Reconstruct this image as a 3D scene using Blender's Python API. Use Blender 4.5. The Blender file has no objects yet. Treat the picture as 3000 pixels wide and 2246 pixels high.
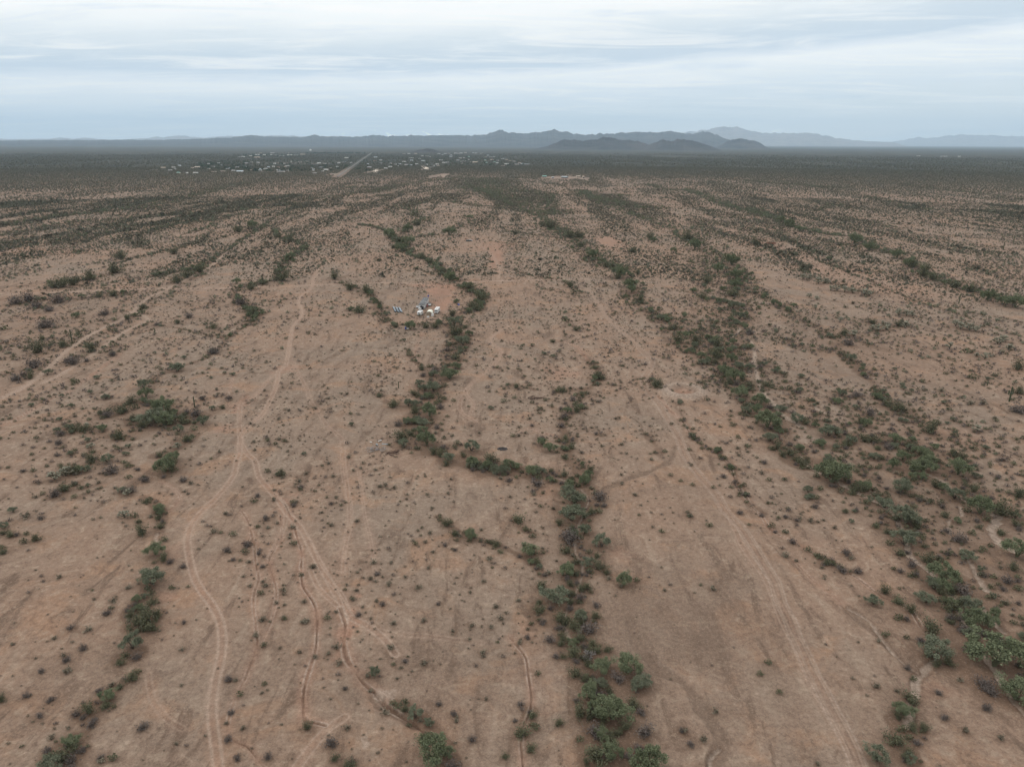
import bpy, bmesh, math, random
import numpy as np
from mathutils import Matrix, Vector, Euler

# ------------------------------------------------------------------ camera, sky, sun, exposure
S = bpy.context.scene
C = S.collection
R = math.radians
random.seed(7)
rng = np.random.default_rng(11)
CAM_H = 110.0
FPX = 2083.0                      # focal length in pixels of the 3000 px wide photograph
PITCH = R(18.67)
ROLL = R(0.21)
_F = Vector((0, math.cos(PITCH), -math.sin(PITCH)))
_U0 = Vector((0, math.sin(PITCH), math.cos(PITCH)))
_R0 = Vector((1, 0, 0))
_Rt = _R0 * math.cos(ROLL) + _U0 * math.sin(ROLL)
_Up = -_R0 * math.sin(ROLL) + _U0 * math.cos(ROLL)
cd = bpy.data.cameras.new('camera')
cam = bpy.data.objects.new('camera', cd)
C.objects.link(cam)
cam.matrix_world = Matrix(((_Rt.x, _Up.x, -_F.x, 0), (_Rt.y, _Up.y, -_F.y, 0), (_Rt.z, _Up.z, -_F.z, CAM_H), (0, 0, 0, 1)))
cd.sensor_width = 36.0
cd.lens = FPX / 3000 * 36.0
cd.clip_start = 1.0
cd.clip_end = 400000.0
S.camera = cam
S.view_settings.view_transform = 'Standard'
S.view_settings.look = 'None'
S.view_settings.exposure = 0.0
S.view_settings.gamma = 1.0
S.view_settings.use_curve_mapping = False
S.cycles.max_bounces = 4
S.cycles.diffuse_bounces = 2
S.cycles.volume_bounces = 1
S.cycles.transparent_max_bounces = 4

SUN_EL, SUN_AZ = R(52), R(-60)    # azimuth measured from +Y (ahead) towards +X; the sun is ahead on the left
sd = bpy.data.lights.new('sun', 'SUN')
sd.energy = 1.0
sd.angle = R(12)
sd.color = (1.0, 0.96, 0.9)
so = bpy.data.objects.new('sun', sd)
C.objects.link(so)
sv = Vector((math.sin(SUN_AZ) * math.cos(SUN_EL), math.cos(SUN_AZ) * math.cos(SUN_EL), math.sin(SUN_EL)))
so.rotation_euler = sv.to_track_quat('Z', 'Y').to_euler()
so.location = (0, 0, 500)

W = bpy.data.worlds.new("World")
S.world = W
W.use_nodes = True


class NT:
    """small helper for writing node trees"""
    def __init__(s, nt):
        s.nt = nt
        nt.nodes.clear()

    def n(s, t, **kw):
        nd = s.nt.nodes.new(t)
        for k, v in kw.items():
            if k.startswith('i_'):
                nd.inputs[int(k[2:])].default_value = v
            else:
                setattr(nd, k, v)
        return nd

    def l(s, a, b):
        s.nt.links.new(a, b)

    def val(s, x, sock):
        if isinstance(x, (int, float)):
            sock.default_value = x
        elif isinstance(x, (tuple, list)):
            sock.default_value = x if len(x) == len(sock.default_value) else (*x, 1)
        else:
            s.l(x, sock)

    def m(s, op, a, b=0.0, c=0.0, clamp=False):
        nd = s.n('ShaderNodeMath', operation=op, use_clamp=clamp)
        s.val(a, nd.inputs[0]); s.val(b, nd.inputs[1])
        if len(nd.inputs) > 2:
            s.val(c, nd.inputs[2])
        return nd.outputs[0]

    def mix(s, f, a, b, mode='MIX'):
        nd = s.n('ShaderNodeMix', data_type='RGBA', blend_type=mode)
        s.val(f, nd.inputs[0]); s.val(a, nd.inputs[6]); s.val(b, nd.inputs[7])
        return nd.outputs[2]

    def ramp(s, f, stops, interp='LINEAR'):
        nd = s.n('ShaderNodeValToRGB')
        cr = nd.color_ramp
        cr.interpolation = interp
        while len(cr.elements) < len(stops):
            cr.elements.new(0.5)
        for e, (p, c) in zip(cr.elements, stops):
            e.position = p
            e.color = (*c, 1) if not isinstance(c, (int, float)) else (c, c, c, 1)
        s.val(f, nd.inputs[0])
        return nd.outputs[0]

    def sm(s, x, a, b):
        nd = s.n('ShaderNodeMapRange', interpolation_type='SMOOTHSTEP')
        s.val(x, nd.inputs[0])
        nd.inputs[1].default_value = a
        nd.inputs[2].default_value = b
        return nd.outputs[0]

    def noise(s, vec, scale, detail=4, rough=0.55, dist=0.0):
        nd = s.n('ShaderNodeTexNoise')
        s.l(vec, nd.inputs['Vector'])
        nd.inputs['Scale'].default_value = scale
        nd.inputs['Detail'].default_value = detail
        nd.inputs['Roughness'].default_value = rough
        nd.inputs['Distortion'].default_value = dist
        return nd.outputs[0]

    def mapping(s, vec, scale=(1, 1, 1), loc=(0, 0, 0), rot=(0, 0, 0)):
        nd = s.n('ShaderNodeMapping')
        s.l(vec, nd.inputs[0])
        nd.inputs[1].default_value = loc
        nd.inputs[2].default_value = rot
        nd.inputs[3].default_value = scale
        return nd.outputs[0]


def srgb(r, g, b):
    f = lambda c: (c / 12.92 if c <= 0.04045 else ((c + 0.055) / 1.055) ** 2.4)
    return tuple(f(v / 255) for v in (r, g, b))


def build_world():
    t = NT(W.node_tree)
    tc = t.n('ShaderNodeTexCoord').outputs['Generated']
    sp = t.n('ShaderNodeSeparateXYZ'); t.l(tc, sp.inputs[0])
    x, y, z = sp.outputs
    sky = t.n('ShaderNodeTexSky', sky_type='NISHITA')
    sky.sun_disc = False
    sky.sun_elevation = SUN_EL
    sky.sun_rotation = SUN_AZ
    sky.altitude = 600
    skyc = t.mix(1.0, sky.outputs[0], (0.085, 0.085, 0.085), 'MULTIPLY')
    # cloud sheet: bands of stratus that rise towards the right
    zc = t.m('MAXIMUM', z, 0.0)
    den = t.m('ADD', zc, 0.05)
    cb = t.n('ShaderNodeCombineXYZ')
    t.l(t.m('DIVIDE', x, den), cb.inputs[0]); t.l(t.m('DIVIDE', y, den), cb.inputs[1])
    pl = cb.outputs[0]
    cb2 = t.n('ShaderNodeCombineXYZ')
    t.l(t.m('MULTIPLY', x, 1.0), cb2.inputs[0]); t.l(t.m('SUBTRACT', t.m('MULTIPLY', z, 6.5), t.m('MULTIPLY', x, 0.30)), cb2.inputs[1])
    st = cb2.outputs[0]
    n1 = t.noise(pl, 0.22, 5, 0.55, 0.3)
    n2 = t.noise(st, 2.2, 5, 0.5, 0.6)
    n3 = t.noise(st, 9.0, 5, 0.6, 0.5)
    s_ = t.m('SUBTRACT', z, t.m('MULTIPLY', x, 0.046))
    s_ = t.m('ADD', s_, t.m('MULTIPLY', t.m('SUBTRACT', n2, 0.5), 0.040))
    s_ = t.m('ADD', s_, t.m('MULTIPLY', t.m('SUBTRACT', n1, 0.5), 0.012))
    pos = t.m('MULTIPLY', s_, 4.0)
    col = t.ramp(pos, [(0.0, srgb(232, 232, 226)), (0.08, srgb(218, 224, 224)), (0.20, srgb(213, 222, 228)),
                       (0.27, srgb(224, 230, 233)), (0.33, srgb(231, 235, 237)), (0.38, srgb(190, 204, 217)),
                       (0.44, srgb(192, 205, 216)), (0.53, srgb(213, 221, 226)), (0.62, srgb(234, 237, 238)),
                       (0.8, srgb(245, 246, 246)), (1.0, srgb(244, 245, 245))])
    # wispy variation
    wv = t.noise(t.mapping(pl, (0.35, 0.9, 1)), 1.6, 7, 0.62, 0.8)
    col = t.mix(t.m('MULTIPLY', t.sm(wv, 0.47, 0.68), 0.6), col, srgb(245, 244, 241))
    col = t.mix(t.m('MULTIPLY', t.sm(wv, 0.45, 0.28), 0.26), col, srgb(183, 198, 211))
    col = t.mix(t.m('MULTIPLY', t.sm(n3, 0.48, 0.75), 0.5), col, srgb(232, 236, 238))
    col = t.mix(t.m('MULTIPLY', t.sm(t.noise(st, 6.0, 4, 0.5, 0.2), 0.56, 0.72), 0.4), col, srgb(186, 203, 218))
    # open sky between the sheets, bluer low down on the right
    gap = t.m('MULTIPLY', t.sm(n1, 0.5, 0.75), 0.10)
    col = t.mix(gap, col, skyc)
    # low cumulus heads over the hills
    cu = t.n('ShaderNodeCombineXYZ'); t.l(x, cu.inputs[0]); t.l(t.m('MULTIPLY', z, 2.2), cu.inputs[1])
    cn = t.noise(cu.outputs[0], 38.0, 4, 0.6, 0.2)
    lim = t.m('ADD', 0.40, t.m('MULTIPLY', z, 14.0))
    cm = t.m('MULTIPLY', t.m('SUBTRACT', cn, lim), 9.0, clamp=True)
    cm = t.m('MULTIPLY', cm, t.m('MULTIPLY', t.sm(x, -0.26, -0.18), t.sm(x, 0.42, 0.2)))
    cm = t.m('MULTIPLY', cm, t.sm(z, 0.019, 0.012))
    col = t.mix(t.m('MULTIPLY', cm, 0.9), col, (2.2, 2.2, 2.2))
    # overcast skies are brightest overhead (outside the photograph)
    k = t.m('ADD', 1.33, t.m('MULTIPLY', t.sm(z, 0.18, 0.75), 0.30))
    vm = t.n('ShaderNodeVectorMath', operation='SCALE')
    t.l(col, vm.inputs[0]); t.l(k, vm.inputs['Scale'])
    bg = t.n('ShaderNodeBackground'); t.l(t.mix(1.0, vm.outputs[0], (1.0, 0.978, 0.955), 'MULTIPLY'), bg.inputs[0]); bg.inputs[1].default_value = 1.0
    out = t.n('ShaderNodeOutputWorld'); t.l(bg.outputs[0], out.inputs[0])


build_world()

# ------------------------------------------------------------------ pixel of the photo -> ground point (for placing things on the ground)
TL = {'A': (0, 600, 2.208), 'B': (1000, 600, 2.208), 'C': (2000, 600, 2.208), 'D': (0, 1350, 1.848),
      'E': (1000, 1350, 1.848), 'F': (2000, 1350, 1.848), 'O': (0, 0, 0.7373), 'S': (0, 0, 1.0),
      'H': (0, 340, 2.212), 'I': (900, 340, 2.212), 'J': (1900, 340, 2.0109), 'X': (450, 430, 3.16),
      'Y': (1050, 430, 3.6867), 'Z': (1120, 830, 7.3733), 'V': (1300, 660, 13.825), 'K': (1560, 490, 11.06),
      'Q': (1050, 1250, 7.3733)}


def src(t, x, y):
    ox, oy, s = TL[t]
    return ox + x / s, oy + y / s


def ray(px, py):
    return (_F * FPX + _Rt * (px - 1500.0) - _Up * (py - 1123.0)).normalized()


def G(px, py, z=0.0):
    d = ray(px, py)
    dz = min(d.z, -1e-4)
    k = (CAM_H - z) / -dz
    return d.x * k, d.y * k


def g(t, x, y, z=0.0):
    return G(*src(t, x, y), z)


def proj(x, y, z):
    """world -> photo pixels, numpy arrays allowed"""
    zz = z - CAM_H
    f = y * _F.y + zz * _F.z
    a = x * _Rt.x + y * _Rt.y + zz * _Rt.z
    b = x * _Up.x + y * _Up.y + zz * _Up.z
    return 1500 + FPX * a / f, 1123 - FPX * b / f


# ------------------------------------------------------------------ value noise in numpy
_tab = rng.random((256, 256)).astype(np.float32)


def vnoise(x, y):
    xi = np.floor(x).astype(np.int64); yi = np.floor(y).astype(np.int64)
    fx = x - xi; fy = y - yi
    fx = fx * fx * (3 - 2 * fx); fy = fy * fy * (3 - 2 * fy)
    a = _tab[xi & 255, yi & 255]; b = _tab[(xi + 1) & 255, yi & 255]
    c = _tab[xi & 255, (yi + 1) & 255]; d = _tab[(xi + 1) & 255, (yi + 1) & 255]
    return (a * (1 - fx) + b * fx) * (1 - fy) + (c * (1 - fx) + d * fx) * fy


def fbm(x, y, o=4, g_=0.5):
    s = 0; a = 1; t = 0
    for i in range(o):
        s = s + a * vnoise(x * 2 ** i + 17.3 * i, y * 2 ** i + 5.1 * i); t += a; a *= g_
    return s / t


def sstep(x, a, b):
    t = np.clip((x - a) / (b - a), 0, 1)
    return t * t * (3 - 2 * t)


# ------------------------------------------------------------------ tracks, gullies, washes (traced on the photo, laid on the ground)
TRACKS = [  # (name, label, points, rut half gauge, strength)
    ('dirt_track', 'two-rut dirt track winding down the left side of the photo to the bottom edge', 'A', [(2080, 400), (2030, 460), (2025, 500), (2010, 540), (1960, 580), (1930, 620), (1950, 670), (1950, 710), (1930, 745), (1890, 800), (1880, 870), (1870, 930), (1860, 1000), (1850, 1040), (1800, 1080), (1790, 1150), (1760, 1240), (1710, 1340), (1640, 1400), (1570, 1470), (1555, 1530), (1550, 1600), (1530, 1660), ('D', 1265, 80), ('D', 1180, 180), ('D', 1100, 260), ('D', 1040, 330), ('D', 1015, 400), ('D', 1015, 480), ('D', 1040, 590), ('D', 1080, 680), ('D', 1150, 780), ('D', 1190, 870), ('D', 1205, 960), ('D', 1195, 1060), ('D', 1170, 1180), ('D', 1155, 1260), ('D', 1145, 1350), ('D', 1150, 1450), ('D', 1165, 1560), ('D', 1190, 1700)], 0.85, 1.0),
    ('dirt_track', 'dirt track branching right from the left track fork towards the red eroded patch', 'A', [(1555, 1530), (1590, 1600), (1650, 1656), ('D', 1400, 80), ('D', 1440, 130), ('D', 1500, 200), ('D', 1560, 290), ('D', 1620, 350), ('D', 1660, 410), ('D', 1700, 500), ('D', 1750, 590), ('D', 1800, 680), ('D', 1848, 760), ('E', 50, 840), ('E', 130, 880), ('E', 230, 960), ('E', 290, 1040)], 0.85, 0.9),
    ('dirt_track', 'faint dirt track spur left of the left track leading to an orange bare patch', 'A', [(1850, 1040), (1780, 1090), (1700, 1180), (1630, 1250), (1560, 1290), (1550, 1400), (1550, 1530)], 0.8, 0.7),
    ('dirt_track', 'faint pair of ruts between the left track and the middle of the flat', 'A', [(1870, 960), (1930, 1090), (1990, 1200), (2010, 1270), (2060, 1340), (2120, 1430), (2208, 1510), ('E', 12, 60), ('E', 30, 160), ('E', 50, 300), ('D', 1848, 500)], 0.8, 0.5),
    ('dirt_track', 'two-rut dirt track running down the right side of the middle to the bottom edge', 'B', [(1590, 540), (1650, 620), (1700, 700), (1780, 790), (1840, 840), (1900, 900), (1960, 960), (2010, 1010), (1990, 1070), (1955, 1130), (1965, 1180), (2010, 1240), (2070, 1310), (2120, 1400), (2180, 1500), ('F', 5, -50), ('F', 40, 10), ('F', 100, 90), ('F', 180, 180), ('F', 230, 270), ('F', 310, 360), ('F', 380, 460), ('F', 440, 560), ('F', 500, 660), ('F', 530, 760), ('F', 580, 860), ('F', 610, 960), ('F', 660, 1060), ('F', 700, 1150), ('F', 760, 1250), ('F', 810, 1350), ('F', 860, 1440), ('F', 920, 1560), ('F', 970, 1700)], 0.9, 0.6),
    ('dirt_track', 'second faint rut pair running close beside the right-hand track', 'F', [(250, 290), (330, 470), (450, 640), (530, 840), (600, 1000), (680, 1180), (770, 1350), (860, 1500), (930, 1640)], 0.75, 0.5),
    ('dirt_track', 'looping tyre tracks on the bare flat right of the central wash', 'B', [(1080, 780), (980, 850), (965, 890), (1020, 930), (1030, 970), (1000, 1020), (940, 1080), (880, 1120), (830, 1170), (800, 1220), (770, 1270), (765, 1320), (800, 1360), (870, 1400)], 0.8, 0.75),
    ('dirt_track', 'short hooked tyre track inside the loop right of the central wash', 'B', [(806, 1185), (812, 1230), (850, 1270), (855, 1300), (838, 1345)], 0.7, 0.7),
    ('dirt_track', 'pale diagonal dirt road through the scrub at far left', 'A', [(1900, 10), (1780, 90), (1680, 160), (1560, 245), (1460, 312), (1350, 400), (1200, 480), (1080, 545), (960, 600), (870, 680), (790, 740), (640, 810), (500, 890), (400, 970), (270, 1090), (130, 1190), (-40, 1270)], 1.1, 1.0),
    ('dirt_track', 'faint spur track splitting from the pale diagonal road at far left', 'A', [(870, 690), (960, 740), (900, 770), (790, 830), (640, 940), (520, 1020), (400, 1090), (280, 1150)], 0.8, 0.5),
    ('dirt_road', 'straight graded dirt road crossing the left half and passing the mobile home yard', 'A', [(-60, 578), (200, 570), (400, 563), (800, 548), (1100, 540), (1400, 540), (1600, 535), (1800, 528), (2000, 520), (2208, 513), ('B', 120, 505), ('B', 250, 501), ('B', 400, 503), ('B', 470, 507), ('B', 560, 512)], 1.0, 0.9),
    ('dirt_road', 'short straight pale dirt road right of the yard, ending at the right track', 'B', [(740, 500), (860, 496), (1000, 492), (1200, 488), (1400, 483), (1600, 480)], 1.0, 1.0),
    ('dirt_track', 'thin dirt track along the shrub line at upper right', 'C', [(120, 20), (230, 60), (330, 100), (450, 130), (570, 170), (640, 200), (720, 250), (800, 290)], 0.9, 0.7),
    ('dirt_track', 'faint level track on the bare flat at right', 'C', [(440, 462), (600, 458), (760, 445), (880, 440)], 0.8, 0.7),
    ('dirt_track', 'dirt track climbing through the scrub to the parked vehicle', 'B', [(1010, 480), (1025, 430), (1010, 380), (980, 330), (930, 290), (880, 260), (800, 245)], 1.0, 0.8),
    ('dirt_track', 'winding track above the graded road at upper middle', 'A', [(2025, 490), (2080, 410), (2140, 350), (2190, 250), (2200, 180), (2160, 110)], 1.0, 0.7),
    ('dirt_track', 'single rut arcing across the flat in the bottom middle', 'E', [(0, 880), (120, 900), (300, 930), (460, 940), (600, 960), (760, 980)], 0.7, 0.4),
    ('dirt_track', 'pale braid right of the dark gully at near left', 'D', [(1620, 350), (1680, 450), (1720, 560), (1780, 640), (1848, 720), ('E', 40, 830)], 0.6, 0.8),
    ('dirt_track', 'short pale braid joining the red eroded patch', 'D', [(1680, 590), (1720, 680), (1790, 750), (1848, 800), ('E', 30, 860)], 0.6, 0.8),
    ('dirt_track', 'pale braid above the two thin gullies', 'D', [(1450, 520), (1500, 430), (1545, 330), (1540, 240)], 0.5, 0.6),
    ('dirt_track', 'curved faint track at lower left', 'D', [(800, 1150), (820, 1280), (860, 1350), (920, 1410), (990, 1450)], 0.6, 0.5),
    ('dirt_track', 'pale fan of ruts at the bottom edge left of the middle', 'D', [(1600, 1670), (1680, 1560), (1770, 1460), ('E', 20, 1390)], 0.9, 0.7),
    ('dirt_track', 'thin straight wheel line on the flat left of the middle', 'E', [(12, -20), (28, 100), (40, 220), (42, 340), (20, 480), (10, 600)], 0.5, 0.7),
    ('dirt_track', 'second thin wheel line beside the straight one', 'E', [(90, 60), (110, 160), (130, 300), (160, 420), (175, 560), (180, 640)], 0.4, 0.5),
    ('dirt_track', 'faint wheel marks left of the left track near the bottom edge', 'D', [(1050, 330), (900, 360), (820, 350)], 0.7, 0.5),
]
GULLIES = [  # narrow eroded channels: dark reddish cut with a pale lip
    ('gully', 'narrow dark gully with a pale lip, left of the bottom middle', 'D', [(1440, 120), (1500, 180), (1540, 230), (1570, 310), (1610, 400), (1640, 500), (1635, 590), (1640, 670), (1700, 770), (1715, 850), (1715, 960), (1700, 1050), (1665, 1150), (1645, 1230), (1640, 1320), (1645, 1410), (1700, 1425), (1760, 1440)], 0.8, 1.0),
    ('gully', 'thin pale gully just right of the left track', 'D', [(1310, 270), (1350, 340), (1370, 420), (1380, 520), (1395, 640), (1375, 700), (1375, 800), (1385, 900), (1390, 1000), (1360, 1080), (1320, 1180), (1270, 1280), (1235, 1400), (1230, 1490), (1270, 1520), (1340, 1540), (1380, 1600), (1440, 1690)], 0.6, 0.7),
    ('gully', 'thin gully joining the pale gully from the upper right', 'D', [(1520, 290), (1530, 400), (1460, 520), (1480, 620), (1495, 700), (1485, 800), (1455, 900), (1400, 1000)], 0.6, 0.7),
    ('gully', 'dark straight gully below the pale road at far left', 'A', [(780, 960), (650, 1060), (530, 1150), (440, 1210), (330, 1260), (200, 1330), (90, 1390), (-30, 1440)], 0.7, 0.9),
    ('gully', 'shrub-lined gully curving across the right-hand flat', 'B', [(2050, 1240), (2130, 1330), (2208, 1400), ('C', 60, 1500), ('C', 130, 1560), ('C', 220, 1600), ('F', 250, 0), ('F', 280, 90), ('F', 330, 180), ('F', 380, 250), ('F', 430, 300), ('F', 480, 370), ('F', 570, 420), ('F', 660, 470), ('F', 740, 520), ('F', 830, 570), ('F', 930, 620), ('F', 1020, 690), ('F', 1090, 740), ('F', 1140, 760), ('F', 1230, 800), ('F', 1290, 900)], 0.8, 0.9),
    ('gully', 'eroded reddish channel running to the round bush at the bottom', 'E', [(0, 790), (30, 880), (15, 960), (20, 1050), (60, 1130), (120, 1200), (200, 1260), (240, 1320), (300, 1360), (400, 1430), (450, 1480)], 1.2, 0.9),
    ('gully', 'short channel down to the shrubs at the bottom edge', 'E', [(910, 950), (960, 1000), (1000, 1060), (1010, 1130), (1020, 1200), (1030, 1290), (1010, 1380), (980, 1470), (985, 1600), (990, 1700)], 0.8, 0.8),
    ('gully', 'small channel feeding the middle shrub line', 'B', [(1370, 870), (1480, 900), (1540, 930), (1570, 970), (1590, 1010)], 0.8, 0.8),
    ('gully', 'small curved channel between the loop track and the middle shrub line', 'B', [(1150, 1480), (1220, 1440), (1290, 1470), (1390, 1490)], 0.7, 0.7),
    ('gully', 'branching rill left of the left track', 'D', [(870, 110), (930, 150), (970, 200), (900, 280), (860, 320)], 0.6, 0.6),
    ('gully', 'thin rill across the flat at lower right', 'F', [(600, 540), (700, 640), (800, 710), (870, 780), (930, 850)], 0.6, 0.5),
    ('gully', 'rill leading from the track to the shrub line at left', 'A', [(1520, 1090), (1500, 1160), (1480, 1230), (1470, 1300)], 0.6, 0.6),
    ('gully', 'dark rills between the shrub lines at right', 'C', [(700, 1050), (860, 1130), (960, 1170), (1080, 1210)], 0.7, 0.6),
    ('gully', 'rill through the shrubs at left, below the pale road', 'A', [(1040, 780), (1150, 795), (1280, 825), (1400, 850), (1450, 870)], 0.7, 0.6),
    ('gully', 'channel below the shelter yard', 'B', [(340, 790), (440, 800), (520, 830), (490, 900), (480, 1000), (510, 1060)], 0.8, 0.6),
]
SANDS = [  # pale sand beds
    ('sand_wash', 'pale sand bed of the big right-hand wash', 'C', [(440, 880), (460, 950), (470, 1020), (480, 1100), (510, 1190), (570, 1270), (640, 1350), (720, 1400), (790, 1440)], 1.5),
    ('sand_wash', 'pale sand bed running along the right-hand shrub belt to the right edge', 'F', [(640, -30), (690, 20), (760, 60), (870, 120), (980, 180), (1120, 260), (1170, 330), (1210, 420), (1230, 510), (1340, 590), (1440, 690), (1500, 800), (1540, 920), (1600, 1000), (1680, 1110), (1730, 1200), (1790, 1300), (1870, 1390)], 0.9),
    ('sand_wash', 'short pale sand channel near the right edge', 'F', [(1510, 470), (1560, 560), (1610, 650), (1640, 690)], 1.0),
    ('sand_wash', 'pale sand channel between two shrubs at upper right corner of the flat', 'F', [(1300, 60), (1330, 70), (1420, 120), (1520, 200), (1600, 240)], 0.9),
    ('sand_wash', 'hooked pale channel between the right-hand shrubs', 'F', [(1500, 240), (1515, 290), (1450, 310), (1445, 390)], 0.7),
    ('sand_wash', 'widest pale sand patch near the right edge', 'F', [(1690, 280), (1700, 320), (1670, 370), (1720, 440), (1780, 480)], 1.7),
    ('sand_wash', 'pale sand channel behind the large green tree at the right edge', 'F', [(1620, 800), (1690, 880), (1740, 930)], 0.9),
    ('sand_wash', 'curved pale channel in the right-hand shrub belt', 'C', [(370, 790), (350, 830), (325, 850), (310, 890)], 1.2),
    ('sand_wash', 'short pale channel below the right-hand shrub belt', 'C', [(860, 1290), (870, 1320), (920, 1345)], 0.9),
    ('sand_wash', 'small pale channel on the flat at right', 'C', [(430, 610), (470, 650), (500, 660)], 1.0),
    ('sand_wash', 'forked pale channel in front of the grey-green tree at lower right', 'F', [(1370, 1090), (1300, 1150), (1260, 1190), (1260, 1240), (1230, 1320), (1210, 1430)], 0.8),
    ('sand_wash', 'pale bank of the brown wash at the bottom edge', 'F', [(195, 1540), (160, 1580), (145, 1620), (155, 1690)], 0.5),
    ('sand_wash', 'sandy bed of the central wash between the trees', 'E', [(1160, 85), (1260, 120), (1340, 200), (1310, 280), (1290, 330), (1270, 400), (1265, 480), (1300, 560), (1290, 640), (1240, 760), (1210, 850), (1230, 930), (1280, 1000)], 0.45),
    ('sand_wash', 'pale channel under the trees left of the grey-green tree, lower right', 'F', [(900, 790), (1010, 870), (1110, 1000), (1180, 1080), (1270, 1140)], 0.5),
    ('sand_wash', 'pale scar at the end of the left shrub line', 'D', [(850, 390), (845, 420), (860, 440)], 0.6),
]
WASHES = [  # smooth darker damp beds
    ('wash_bed', 'smooth brown wash bed at the bottom, right of the central trees', 'E', [(1560, 860), (1600, 960), (1660, 1060), (1740, 1140), (1848, 1200), ('F', 60, 1270), ('F', 130, 1370), ('F', 190, 1450), ('F', 225, 1530), ('F', 190, 1600), ('F', 180, 1700)], 1.5),
    ('wash_bed', 'brown side wash joining the central trees from the right', 'E', [(1430, 155), (1540, 105), (1640, 70), (1740, 30), ('B', 2120, 1620), ('B', 1980, 1640), ('B', 2190, 1560)][:4] + [('E', 1790, -20), ('E', 1810, -80)], 0.8),
    ('wash_bed', 'brown shallow wash crossing the flat at lower right', 'F', [(890, 790), (960, 860), (1040, 920), (1110, 980), (1190, 1060), (1270, 1130)], 1.6),
    ('wash_bed', 'brown bed between the bottom trees of the central wash', 'E', [(1350, 1130), (1400, 1230), (1430, 1330), (1470, 1430), (1530, 1530), (1560, 1600), (1570, 1700)], 2.0),
    ('wash_bed', 'brown channel ending at the bush near the bottom', 'E', [(190, 1280), (240, 1340), (310, 1380), (400, 1440)], 1.0),
]
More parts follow.
